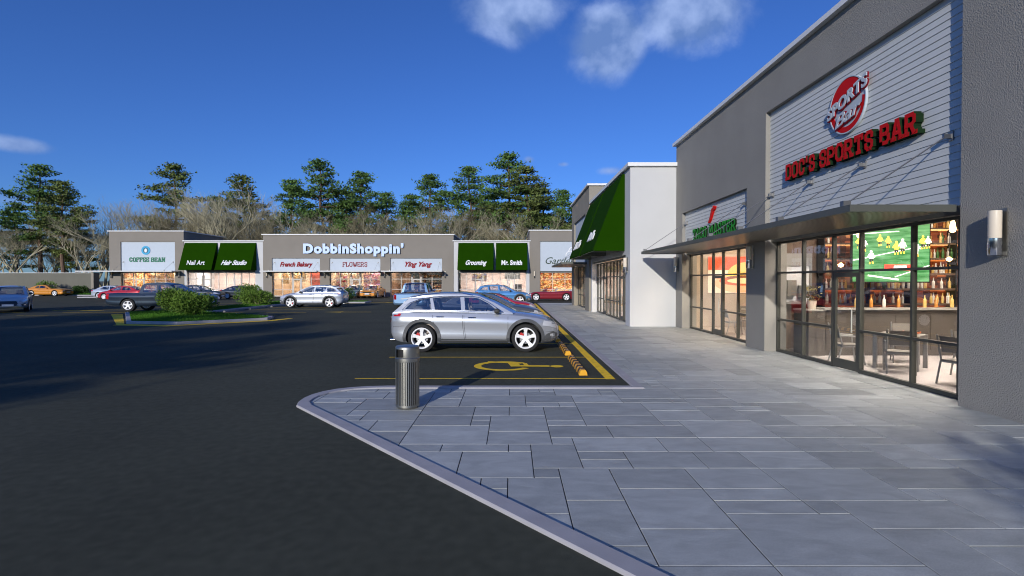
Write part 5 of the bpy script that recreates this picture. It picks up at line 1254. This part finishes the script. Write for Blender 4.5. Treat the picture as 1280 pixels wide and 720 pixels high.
COUPE = dict(seats=(-.05,), L=5.0, r=.36, wf=1.52, wr=-1.42, tw=.25, paint='orange', gz=.96, tum=.48, spokes=5, rimr=.74,
    w=[(-2.5, .80), (-2.42, .88), (-2.0, .94), (-1.3, .955), (0, .94), (1.4, .94), (2.1, .91), (2.4, .86), (2.5, .78)],
    zl=[(-2.5, .40), (-2.35, .26), (-1.9, .20), (0, .18), (1.9, .2), (2.3, .22), (2.5, .30)],
    zs=[(-2.5, .88), (-2.42, .98), (-2.0, 1.0), (-1.2, 1.01), (-.4, .96), (.4, .94), (1.2, .93), (2.0, .88), (2.4, .80), (2.5, .70)],
    zt=[(-2.5, .90), (-2.42, 1.02), (-2.0, 1.04), (0, 1.0), (1.0, 1.0), (1.8, .96), (2.3, .88), (2.5, .73)],
    gh=[(.95, .96), (.58, 1.15), (.20, 1.35), (-.15, 1.405), (-.55, 1.40), (-.95, 1.33), (-1.35, 1.2), (-1.75, 1.02)], roof=(2, 5), cab=(-1.05, .6),
    wins=[[(.52, 1.0), (-.50, 1.01), (-.52, 1.31), (-.1, 1.32), (.1, 1.29), (.3, 1.16)][::-1], [(-.58, 1.02), (-1.05, 1.06), (-1.02, 1.18), (-.85, 1.26), (-.6, 1.30)][::-1]],
    tail=[(-2.47, .80), (-2.3, .80), (-2.3, .92), (-2.45, .90)], tailr=[(.1, .76), (.8, .76), (.8, .88), (.1, .88)], headf=[(.5, .60), (.76, .60), (.76, .74), (.5, .74)], grille=[(-.48, .60), (.48, .60), (.48, .73), (-.48, .73)], chromegrille=0, lowergrille=[(-.5, .34), (.5, .34), (.45, .44), (-.45, .44)], head=[(2.40, .56), (2.46, .56), (2.46, .64), (2.40, .64)],
    seams=[[(.80, .94), (.80, .5), (.72, .27), (-.5, .27), (-.56, .6), (-.57, .98)]], handles=[(-.4, .86)], mirror=(.52, 1.03), platezf=.5, platezr=.6, exhaust=1)
PICK = dict(L=5.7, r=.41, wf=1.85, wr=-1.52, tw=.28, paint='black', gz=1.20, tum=.26, spokes=5, rimr=.66,
    w=[(-2.85, .86), (-2.78, .93), (-2.3, .97), (-1.6, .985), (0, .97), (1.8, .985), (2.4, .95), (2.72, .86), (2.85, .76)],
    zl=[(-2.85, .58), (-2.7, .45), (-2.2, .38), (0, .36), (2.2, .36), (2.6, .4), (2.85, .52)],
    zs=[(-2.85, 1.10), (-2.82, 1.16), (-1.0, 1.16), (0, 1.18), (1.2, 1.16), (2.0, 1.12), (2.6, 1.04), (2.85, .92)],
    zt=[(-2.85, 1.10), (-2.82, 1.17), (-1.0, 1.17), (0, 1.20), (1.2, 1.22), (2.0, 1.18), (2.6, 1.10), (2.85, .95)], bed=(-2.76, -1.02),
    gh=[(1.42, 1.20), (1.05, 1.48), (.72, 1.70), (.35, 1.79), (-.2, 1.80), (-.70, 1.77), (-.82, 1.66), (-.92, 1.2)], roof=(2, 5), cab=(-.80, 1.05),
    wins=[[(.98, 1.24), (.16, 1.24), (.14, 1.66), (.45, 1.66), (.65, 1.62), (.85, 1.46)][::-1], [(.04, 1.24), (-.72, 1.24), (-.68, 1.62), (-.55, 1.66), (.02, 1.66)][::-1]],
    tail=[(-2.84, .80), (-2.62, .80), (-2.60, 1.12), (-2.83, 1.12)], tailr=[(.72, .80), (.86, .80), (.86, 1.10), (.72, 1.10)], headf=[(.5, .76), (.75, .76), (.74, .92), (.5, .92)], grille=[(-.44, .66), (.44, .66), (.44, .92), (-.44, .92)], head=[(2.62, .80), (2.8, .80), (2.8, .93), (2.62, .96)], bump=[(2.4, .40), (2.7, .42), (2.78, .55), (2.5, .55)],
    seams=[[(1.18, 1.16), (1.18, .8), (1.1, .5), (.12, .5), (.09, 1.18)], [(.06, 1.18), (.06, .5), (-.72, .5), (-.80, .9), (-.80, 1.17)], [(-.96, 1.15), (-.96, .42)]],
    handles=[(.25, 1.04), (-.62, 1.04)], mirror=(.98, 1.30), platezf=.6, platezr=.62, seats=(.35, -.35))
CONV = dict(COUPE, paint='maroon', L=4.9, open=True, seatm='seatlight', gz=.90, cab=(-1.0, .55),
    w=[(-2.45, .62), (-2.3, .80), (-1.9, .88), (-1.3, .92), (0, .90), (1.4, .91), (2.0, .84), (2.3, .68), (2.45, .5)],
    zs=[(-2.45, .78), (-2.3, .90), (-1.8, .95), (-1.1, .94), (0, .88), (.8, .88), (1.5, .86), (2.1, .74), (2.45, .56)],
    zt=[(-2.45, .80), (-2.3, .92), (-1.8, .98), (0, .92), (.8, .93), (1.5, .88), (2.1, .76), (2.45, .58)],
    zl=[(-2.45, .40), (-2.3, .24), (-1.9, .19), (0, .17), (1.9, .18), (2.2, .22), (2.45, .32)],
    gh=[(.82, .90), (.35, 1.22)], headf=[(.25, .50), (.5, .52), (.5, .58), (.25, .56)], grille=[(-.3, .38), (.3, .38), (.3, .48), (-.3, .48)], tailr=[(.3, .62), (.6, .62), (.6, .72), (.3, .72)], tail=[(-2.4, .68), (-2.2, .7), (-2.2, .78), (-2.35, .78)], head=[(1.98, .58), (2.2, .56), (2.25, .62), (2.0, .72)], mirror=(.55, .98),
    seams=[[(.80, .86), (.80, .5), (.72, .26), (-.5, .26), (-.56, .6), (-.57, .90)]], handles=[(-.4, .76)], seats=(-.1,))

HATCH = dict(SUV, L=4.66, paint='blue', archtrim=None, seatm='seatlight')
sed = Car('parked_car', SEDAN, 'graphite sedan parked directly behind the silver grey SUV', 'car'); sed.root.location = (-1.05, 22.0, 0)
cpe = Car('parked_car', COUPE, 'orange muscle car parked side-on before the boundary wall', 'car'); cpe.root.location = (xf(61, 66), 66, 0)
pk = Car('pickup_truck', PICK, 'blue-black pickup truck behind the bushes of the parking island', 'pickup truck'); pk.root.location = (-22.4, 33.0, 0); pk.root.scale = (1.1, 1, 1)
cv = Car('convertible_car', CONV, 'maroon open convertible parked before the garden shop', 'car'); cv.root.location = (3.85, 50.5, 0); cv.root.rotation_euler.z = PI
def cc(src, pt, loc, rz, label):
    c = copy_tree(src.root, None, loc, rz, swap={src.paint.name: P[pt]}); c['label'] = label; return c
cc(q5, 'silver', (-14.6, 37.8, 0), PI, 'bright silver SUV parked facing left in front of the bakery')
cc(q5, 'blue', (-.75, 42.6, 0), 0, 'blue SUV with a pale roof parked behind the silver grey SUV row')
cc(sed, 'red', (-1.0, 29.2, 0), 0, 'low red car in the row between the graphite sedan and the blue SUV').scale = (1, 1, .88)
cc(pk, 'paleblue', (-6.35, 34.4, 0), PI / 2, 'pale blue pickup truck seen from behind in the driving lane')
cc(cpe, 'orange', (-16.0, 59.0, 0), -PI / 2, 'orange muscle car facing the camera before the flower shop')
cc(sed, 'teal', (-17.9, 58.5, 0), -PI / 2, 'dark teal car facing the camera beside the orange muscle car')
cc(sed, 'white', (-17.2, 44.2, 0), PI, 'pale car behind the bright silver SUV')
cc(q5, 'bluegrey', (-32.3, 33.0, 0), -.86, 'blue-silver SUV facing the camera at the left edge of the lot')
cc(sed, 'red', (-40.0, 52.8, 0), PI, 'red car half hidden behind the pickup tailgate')
cc(sed, 'silver', (-44.4, 57.5, 0), 0, 'silver car beyond the red car near the coffee shop')
cc(q5, 'black', (-32.0, 52.5, 0), 0, 'dark car before the Nail Art window').scale = (1, 1, .92)
cc(sed, 'black', (-29.3, 56.0, 0), 0, 'black car half hidden behind the rear bushes')
cc(sed, 'white', (8.3, 53.6, 0), 0, 'white car behind the maroon convertible')

# ------------------------------------------------------------------ street things
def can():
    t = empty('litter_bin', (-1.60, 7.82, .012), 0, 'round ribbed steel litter bin with hooded top on the paving corner', 'litter bin')
    b = MB(); b.lathe([(.150, .05), (.150, .72)], 40); b.build('inner_drum', M['black'], t, smooth=True)
    b = MB()
    for k in range(34):
        R_ = Matrix.Rotation(2 * PI * k / 34, 3, 'Z'); b.box(.153, .179, -.0098, .0098, .055, .715, rot=R_)
    b.build('ribbed_body', M['steel'], t)
    b = MB(); b.lathe([(0, 0), (.15, 0), (.155, .01), (.155, .03), (.182, .035), (.182, .06), (.17, .065)], 48); b.build('base', M['steel'], t, smooth=True)
    b = MB(); b.lathe([(.17, .71), (.186, .715), (.188, .74), (.188, .765), (.18, .775)], 48); b.build('collar', M['steel'], t, smooth=True)
    b = MB(); n = 48; prof = [(.180, .775), (.182, .79), (.182, .905), (.180, .93), (.168, .945), (.09, .952), (0, .953)]
    vs = []; fs = []
    for (rr_, z) in prof:
        for k in range(n): a = 2 * PI * k / n; vs.append((rr_ * math.cos(a), rr_ * math.sin(a), z))
    for i in range(len(prof) - 1):
        for k in range(n):
            a = (k + .5) / n * 360
            if i == 1 and 216 < a < 266: continue
            fs.append((i * n + k, i * n + (k + 1) % n, (i + 1) * n + (k + 1) % n, (i + 1) * n + k))
    b.add(vs, fs); o = b.build('hood', M['steel'], t, smooth=True)
    b = MB(); b.lathe([(0, .775), (.155, .775), (.155, .9), (0, .9)], 32); b.build('inner_liner', M['black'], t)
can()
def stop(loc, rz, label, L_=1.85, m1=None, m2=None, grp=None):
    t = empty('wheel_stop', loc, rz, label, 'wheel stop', grp); prof = [(-.085, 0), (.085, 0), (.075, .06), (.045, .11), (-.045, .11), (-.075, .06)]
    n = 13 if m2 else 1; b = MB()
    for k in range(n):
        y0, y1 = -L_ / 2 + L_ * k / n, -L_ / 2 + L_ * (k + 1) / n
        vs = [(x, y, z) for y in (y0, y1) for x, z in prof]; b.add(vs, [(i, (i + 1) % 6, (i + 1) % 6 + 6, i + 6) for i in range(6)], k % 2 if m2 else 0)
        if k == 0: b.add(vs[:6], [tuple(range(6))[::-1]], 0)
        if k == n - 1: b.add(vs[6:], [tuple(range(6))], 0)
    b.build('stop_block', [m1 or M['concrete'], m2 or M['concrete']], t)
    b = MB()
    for y in (-L_ * .36, L_ * .36): b.lathe([(0, .117), (.02, .116), (.022, .108)], 10, at=(0, y, 0))
    b.build('fixing_bolt', M['steel_dark'], t); return t
amber = mat('amber_wheel_stop', (.85, .42, .02), .5); drk = mat('brown_stripe', (.05, .028, .03), .7)
for i, y in enumerate((11.62, 14.45, 17.3, 20.15)):
    stop((1.47, y, 0), 0, ['amber and brown striped wheel stop nearest the front kerb', 'striped wheel stop in front of the silver grey SUV', 'striped wheel stop in front of the graphite sedan', 'striped wheel stop between the graphite sedan and the red car'][i], 2.2, amber, drk, 'striped wheel stops along the walkway')
for i, y in enumerate((32.7, 35.8, 38.9, 42)):
    stop((-17.75, y, 0), 0, ['grey wheel stop nearest the front island bush', 'second grey wheel stop from the island bush', 'grey wheel stop in front of the bright silver SUV', 'grey wheel stop behind the bright silver SUV'][i], 2.3, None, None, 'grey wheel stops at the turf strip')
t = empty('bollard', (-46.9, 57.9, 0), 0, 'white bollard with red band beside the small kerb island', 'bollard'); b = MB(); b.lathe([(.0, 0), (.11, 0), (.11, 1.0), (.08, 1.05), (0, 1.06)], 16); b.build('post', M['white'], t, smooth=True); b = MB(); b.lathe([(.113, .75), (.113, .9)], 16); b.build('red_band', M['red'], t)
# low plinth
# ------------------------------------------------------------------ plants
def leaf_bush(name, loc, rx, ry, h, label, n=2600, m_='leaf', seed=1, ls=.075, stems=True):
    t = empty(name, loc, 0, label, 'bush'); q = random.Random(seed); b = MB()
    lobes = [(q.uniform(-.5, .5) * rx, q.uniform(-.5, .5) * ry, h * q.uniform(.35, .62), q.uniform(.45, .62)) for _ in range(9)] + [(0, 0, h * .5, .72)]
    for k in range(n):
        lx, ly, lz, lr = q.choice(lobes); v = Vector((q.gauss(0, 1), q.gauss(0, 1), q.gauss(0, 1))).normalized(); rad = lr * (q.uniform(.72, 1.12))
        c = Vector((lx + v.x * rx * rad, ly + v.y * ry * rad, max(.04, lz + v.z * h * .62 * rad)))
        u = (v + Vector((q.uniform(-1, 1), q.uniform(-1, 1), q.uniform(-.2, 1.2))) * .9).normalized() * ls * q.uniform(.7, 1.4); w_ = u.cross(Vector((q.uniform(-1, 1), q.uniform(-1, 1), q.uniform(-1, 1)))).normalized() * ls * .45
        b.add([c - u * .5, c + w_, c + u, c - w_], [(0, 1, 2, 3)])
    b.build('foliage', M[m_], t, fixn=False)
    b = MB()
    for k in range(9): a = k * .7; b.tube([(0, 0, 0), (rx * .3 * math.cos(a), ry * .3 * math.sin(a), h * .35), (rx * .55 * math.cos(a), ry * .55 * math.sin(a), h * .7)], [.03, .02, .008], 5)
    b.build('stem', M['twig2'], t); return t
leaf_bush('round_bush', (-19.6, 29.8, .1), 1.05, .95, 1.5, 'round leafy bush nearest the pickup on the island head', 4200, seed=3)
leaf_bush('round_bush', (-17.0, 27.4, .1), 1.05, .95, 1.28, 'lower leafy bush at the front of the parking island', 4200, seed=4)
leaf_bush('round_bush', (-20.6, 40.2, .1), 1.0, .9, 1.65, 'tall leafy bush at the left of the rear turf strip', 3200, seed=5)
leaf_bush('round_bush', (-19.3, 38.8, .1), 1.2, .9, 1.25, 'wide leafy bush beside the tall bush on the turf strip', 3200, seed=6)
leaf_bush('small_bush', (-14.6, 45.5, .1), .7, .6, 1.35, 'upright small bush behind the tail of the bright silver SUV', 1500, seed=7, m_='leaf2')
leaf_bush('small_bush', (-61.5, 68, .1), 1.6, .8, 2.0, 'leafy bush behind the windscreen of the orange car by the wall', 1500, seed=8, ls=.12)
leaf_bush('small_bush', (-57.3, 68.2, .1), 1.2, .7, 1.3, 'dark leafy bush behind the tail of the orange car by the wall', 1300, seed=9, ls=.12, m_='leaf2')
# ---- pines
def needle_clump(b, c, s, q, n=26):
    for _ in range(n):
        g_ = lambda m: max(-1.5, min(1.5, q.gauss(0, 1))) * m; v = Vector((g_(1), g_(1), g_(.38))) * s * .48
        p = c + v; u = Vector((q.uniform(-1, 1), q.uniform(-1, 1), q.uniform(-.15, .8))).normalized() * q.uniform(.28, .6); w_ = u.cross(Vector((q.uniform(-1, 1), q.uniform(-1, 1), q.uniform(-1, 1)))).normalized() * .13
        b.add([p - w_, p + u * .5 + w_ * .4, p + u, p + w_], [(0, 1, 2, 3)])
def pine_meshes(seed, H=17., spread=1., base=.42, dens=1.):
    q = random.Random(seed); tb = MB(); fb = MB()
    bend = [(q.uniform(-.25, .25), q.uniform(-.25, .25)) for _ in range(8)]
    def tp(z):
        k = z / H * 6; i = int(min(k, 6)); f = k - i; a, c = bend[i], bend[i + 1]; return Vector((a[0] + (c[0] - a[0]) * f, a[1] + (c[1] - a[1]) * f, z))
    bend[0] = (0, 0)
    zs = [H * i / 14 for i in range(15)]
    tb.tube([tp(z) for z in zs], [.24 * (1 - z / H) ** .8 + .03 for z in zs], 8)
    z = H * base * .75
    while z < H * .985:
        f = (z - H * base) / (H * (1 - base)); f = max(0, f)
        rad = spread * (1 - f ** 1.35) * H * .235 * (1 if z > H * base else .55) + .45
        nb = q.choice([3, 3, 4]) if z > H * base else q.choice([1, 2])
        a0 = q.uniform(0, 6.28)
        for k in range(nb):
            a = a0 + 6.28 * k / nb + q.uniform(-.5, .5); ln = rad * q.uniform(.45, 1.25); p0 = tp(z); rise = q.uniform(-.15, .38) * ln
            p1 = p0 + Vector((math.cos(a) * ln * .55, math.sin(a) * ln * .55, rise * .3)); p2 = p0 + Vector((math.cos(a) * ln, math.sin(a) * ln, rise + .1))
            tb.tube([p0, p1, p2], [.05 + .02 * ln / 3, .035, .012], 4)
            m = max(3, int(ln * 2.6 * dens))
            for j in range(m):
                g = .35 + .68 * (j + q.random()) / m; pc = p0.lerp(p1, g / .55) if g < .55 else p1.lerp(p2, (g - .55) / .45)
                pc = pc + Vector((q.uniform(-.3, .3), q.uniform(-.3, .3), q.uniform(0, .25))) * (.5 + ln * .18)
                needle_clump(fb, pc, q.uniform(.75, 1.2), q, int(30 * dens))
        z += q.uniform(.5, 1.2) * H / 17
    needle_clump(fb, tp(H * .99), .7, q, 24)
    t = tb.build('trunk', M['bark'], None); f = fb.build('crown', M['needle'], None, fixn=False); r = (t.data, f.data); bpy.data.objects.remove(t); bpy.data.objects.remove(f); return r
PM = [pine_meshes(1), pine_meshes(2, spread=.85, base=.5), pine_meshes(3, spread=1.1, base=.35, dens=1.15), pine_meshes(4, spread=.9, base=.45)]
def pine(px, ytop, Y, v, rz, label, m_=None, wide=1.):
    h = 1.95 + (351 - ytop) / 640 * Y; t = empty('pine_tree', (xf(px, Y), Y, 0), rz, label, 'pine tree', None)
    a = link('trunk', PM[v][0], t); c = link('crown', PM[v][1], t); s = h / 17.0; t.scale = (s * wide, s * wide, s)
    if m_: c.material_slots[0].link = 'OBJECT'; c.material_slots[0].material = M[m_]
    return t
PL = [(50, 207, 78, 0, .5, 'tallest dark pine at the far left, layered crown'), (78, 228, 76, 1, 2.0, 'second pine close right of the tallest left pine'), (96, 262, 80, 2, 1.0, 'shorter bushy pine at the right of the left pine group'), (20, 258, 82, 2, 3.3, 'low bushy pine at the left of the left pine group'),
      (219, 207, 84, 3, 1.1, 'pointed pine rising above the coffee shop roof'), (306, 219, 84, 0, 4.0, 'pine rising over the Hair Studio awning'), (272, 247, 88, 1, .4, 'small pine left of the one over the Hair Studio awning'),
      (365, 226, 86, 1, 2.2, 'narrow pine over the French Bakery sign'), (403, 201, 84, 0, 5.1, 'tall pine over the left part of the pale blue lettering'), (432, 238, 88, 2, .2, 'bushy pine between the two tall pines over the pale blue lettering'), (451, 216, 84, 3, 3.0, 'tall pine over the middle of the pale blue lettering'),
      (482, 242, 86, 1, 1.7, 'short pine over the right end of the pale blue lettering'), (539, 219, 84, 3, 4.4, 'lone pine over the Ying Yang sign'), (515, 243, 88, 2, 2.5, 'small pine left of the lone pine over the Ying Yang sign'), (587, 208, 83, 0, 2.7, 'tall pine over the Grooming awning'), (610, 243, 87, 2, 5.5, 'wide low pine behind the Mr. Smith awning'),
      (635, 194, 82, 3, 0.9, 'highest pine over the Mr. Smith awning'), (660, 209, 80, 2, 3.9, 'dense dark pine at the left edge of the garden shop'), (678, 236, 84, 2, .9, 'dense short pine behind the garden shop panel'), (703, 239, 80, 1, 5.9, 'slim pine over the garden shop beside the walkway buildings'), (722, 262, 86, 0, 2.9, 'pine top peeping out beside the far grey walkway building'),
      (335, 268, 90, 2, 3.6, 'low pine left of the bakery building roof corner')]
for (px, yt, Y, v, rz, lab) in PL: pine(px, yt, Y, v, rz, lab, 'needle2' if (px * 7) % 3 == 0 else None, 1.12 if v != 2 else 1.25)
# ---- bare deciduous trees
def bare_mesh(seed, H=9.5, lv=5, spread=.62):
    q = random.Random(seed); b = MB()
    def grow(p, d_, ln, r, k):
        m = p + d_ * ln * .5 + Vector((q.uniform(-1, 1), q.uniform(-1, 1), q.uniform(-.5, .5))) * ln * .06; e = p + d_ * ln
        n = 6 if k > 3 else 3
        b.tube([p, m, e], [r, r * .85, r * .68], n, cap=False)
        if k == 0: return
        for _ in range(q.choice([2, 3, 3]) if k > 1 else 3):
            ax = Vector((q.uniform(-1, 1), q.uniform(-1, 1), q.uniform(-.3, .3))); nd = (d_ + ax * spread + Vector((0, 0, .18))).normalized()
            grow(e if q.random() < .7 else m, nd, ln * q.uniform(.62, .85), r * q.uniform(.5, .68), k - 1)
    for _ in range(3):
        d_ = Vector((q.uniform(-.5, .5), q.uniform(-.5, .5), 1)).normalized(); grow(Vector((q.uniform(-.2, .2), q.uniform(-.2, .2), 0)), d_, H * .27, .15, lv)
    o = b.build('trunk', M['twig'], None, fixn=False); zmax = max(v.co.z for v in o.data.vertices); me = o.data; bpy.data.objects.remove(o)
    # split twigs into a crown part: everything thin and high
    return me, zmax
def bare_pair(seed, H=9.5, lv=7):
    me, zmax = bare_mesh(seed, H, lv)
    bm = bmesh.new(); bm.from_mesh(me); bm2 = bm.copy(); thr = H * .30
    bmesh.ops.delete(bm, geom=[f for f in bm.faces if f.calc_center_median().z > thr], context='FACES')
    bmesh.ops.delete(bm2, geom=[f for f in bm2.faces if f.calc_center_median().z <= thr], context='FACES')
    a, c = bpy.data.meshes.new('trunk'), bpy.data.meshes.new('crown'); bm.to_mesh(a); bm2.to_mesh(c)
    for m_ in (a, c):
        m_.materials.append(M['twig'])
    return a, c, zmax
BMs = [bare_pair(21), bare_pair(22), bare_pair(23), bare_pair(24)]
def bare(px, ytop, Y, v, rz, label, wide=1., dark=False, name='bare_tree'):
    h = 1.95 + (351 - ytop) / 640 * Y; a, c, zm = BMs[v]; t = empty(name, (xf(px, Y), Y, 0), rz, label, 'bare tree', 'bare winter trees behind the shops')
    o1 = link('trunk', a, t); o2 = link('crown', c, t); s = h / zm; t.scale = (s * wide, s * wide, s)
    if dark:
        for o in (o1, o2): o.material_slots[0].link = 'OBJECT'; o.material_slots[0].material = M['twig2']
    return t
BL = [(18, 268, 74, 0, 0, 'forked pale bare tree at the left edge behind the wall', 1.3), (-25, 262, 76, 1, 1, 'bare tree cut by the left edge behind the wall', 1.2), (108, 272, 77, 2, 2, 'spreading bare tree left of the coffee shop', 1.2), (132, 258, 80, 3, 3, 'bare tree behind the left corner of the coffee shop', 1.2),
      (165, 250, 78, 0, 4, 'bare tree over the left of the COFFEE BEAN panel', 1.2), (196, 244, 79, 1, 5, 'bare tree over the middle of the COFFEE BEAN panel', 1.2), (236, 246, 80, 2, .5, 'bare tree over the right end of the coffee shop roof', 1.2), (262, 238, 78, 3, 1.5, 'bare tree over the Nail Art awning', 1.2), (288, 240, 78, 0, 2.5, 'pale forked bare tree between the two left awnings', 1.2),
      (318, 238, 79, 1, 3.5, 'bare tree over the right end of the Hair Studio awning', 1.2), (350, 262, 78, 2, 4.5, 'bare tree over the French Bakery window', 1.2), (385, 258, 80, 3, 5.5, 'bare tree between the bakery and flower signs', 1.2), (416, 252, 78, 0, .2, 'pale bare tree over the first letters of the pale blue sign', 1.2), (442, 250, 78, 1, 1.2, 'pale bare tree over the middle of the pale blue sign', 1.2),
      (472, 262, 79, 2, 2.2, 'bare tree over the last letters of the pale blue sign', 1.2), (502, 262, 80, 3, 3.2, 'bare tree over the left of the Ying Yang panel', 1.2), (530, 252, 78, 0, 4.2, 'bare tree over the right of the Ying Yang panel', 1.2), (556, 254, 78, 1, 5.2, 'bare tree over the right corner of the middle building', 1.2), (588, 264, 79, 2, .8, 'bare tree over the Grooming awning', 1.2), (618, 264, 79, 3, 1.8, 'bare tree between the two right awnings', 1.2), (642, 268, 78, 0, 2.8, 'bare tree over the Mr. Smith awning', 1.2),
      (62, 284, 80, 1, 2.9, 'bare tree behind the two left pines', 1.3), (90, 290, 84, 3, 4.1, 'low bare tree behind the boundary wall right of the left pines', 1.3)]
for i, (px, yt, Y, v, rz, lab, wd) in enumerate(BL): bare(px, yt, Y, v, rz, lab, wd, dark=i % 3 == 1)
# far-off wood behind: one mass of brush that nobody could count
q = random.Random(77); b = MB()
for k in range(720):
    px = q.uniform(146, 716); Y = q.uniform(88, 100); x = xf(px, Y); h = q.uniform(4.5, 11.5) if px > 130 else q.uniform(2.5, 8)
    b.tube([(x, Y, 0), (x + q.uniform(-.6, .6), Y, h * .6), (x + q.uniform(-1.5, 1.5), Y + q.uniform(-1, 1), h)], [.09, .05, .015], 3, cap=False)
    for _ in range(26):
        z = h * q.uniform(.3, 1.02); p = Vector((x + q.uniform(-1, 1), Y + q.uniform(-1, 1), z)); e = p + Vector((q.uniform(-1, 1), q.uniform(-1, 1), q.uniform(.2, 1.2))) * q.uniform(.5, 1.4); w_ = Vector((.025, .02, .01))
        b.add([p - w_, p + w_, e], [(0, 1, 2)], 0)
    if q.random() < .75:
        for _ in range(46):
            p = Vector((x + q.gauss(0, 1.1), Y + q.gauss(0, 1), h * q.uniform(.25, .95))); u = Vector((q.uniform(-1, 1), q.uniform(-1, 1), q.uniform(-1, 1))) * .32; v = Vector((q.uniform(-1, 1), q.uniform(-1, 1), q.uniform(-1, 1))) * .16
            b.add([p - v, p + u, p + v], [(0, 1, 2)], 1)
o = b.build('woods', [M['twig2'], M['leaf2']], None, fixn=False); tag(o, 'brushy mixed wood filling the gaps behind the bare trees', 'woods', kind='stuff')
# trees standing behind the camera: their long shadows reach the car park and the near paving
for i, (x, y, v, h, kind) in enumerate([(-38, -16, 2, 15, 'p'), (-31, -20, 0, 15, 'p'), (-45, -10, 3, 15, 'p'), (-25.5, -23, 1, 14, 'p'), (-34.5, -12, 2, 12, 'p'), (-50, -17, 0, 15, 'p'), (-24, -15, 2, 11, 'p'), (-20, -19, 2, 11.5, 'p'), (-28, -12, 0, 11, 'p')]):
    t = empty('pine_tree', (x, y, 0), i * 1.3, None, 'pine tree', 'pines behind the viewpoint'); t['label'] = 'pine standing out of view across the car park'
    a = link('trunk', PM[v][0], t); c = link('crown', PM[v][1], t); s = h / 17.; t.scale = (s * 1.6, s * 1.6, s)
leaf_tree = empty('street_tree', (-.2, -11.5, 0), 0, 'leafy street tree out of view behind the walkway', 'tree')
b = MB(); b.tube([(0, 0, 0), (.1, 0, 2), (0, .1, 4)], [.14, .1, .05], 8); b.build('trunk', M['bark'], leaf_tree)
b = MB(); q = random.Random(9)
for _ in range(1500):
    v = Vector((q.gauss(0, 1), q.gauss(0, 1), q.gauss(0, 1))).normalized() * q.uniform(.3, 1); p = Vector((v.x * 1.0, v.y * 1.0, 4.6 + v.z * .9)); u = Vector((q.uniform(-1, 1), q.uniform(-1, 1), q.uniform(-1, 1))) * .1; w_ = Vector((q.uniform(-1, 1), q.uniform(-1, 1), q.uniform(-1, 1))) * .06
    b.add([p - w_, p + u, p + w_], [(0, 1, 2)])
b.build('crown', M['leaf'], leaf_tree, fixn=False)
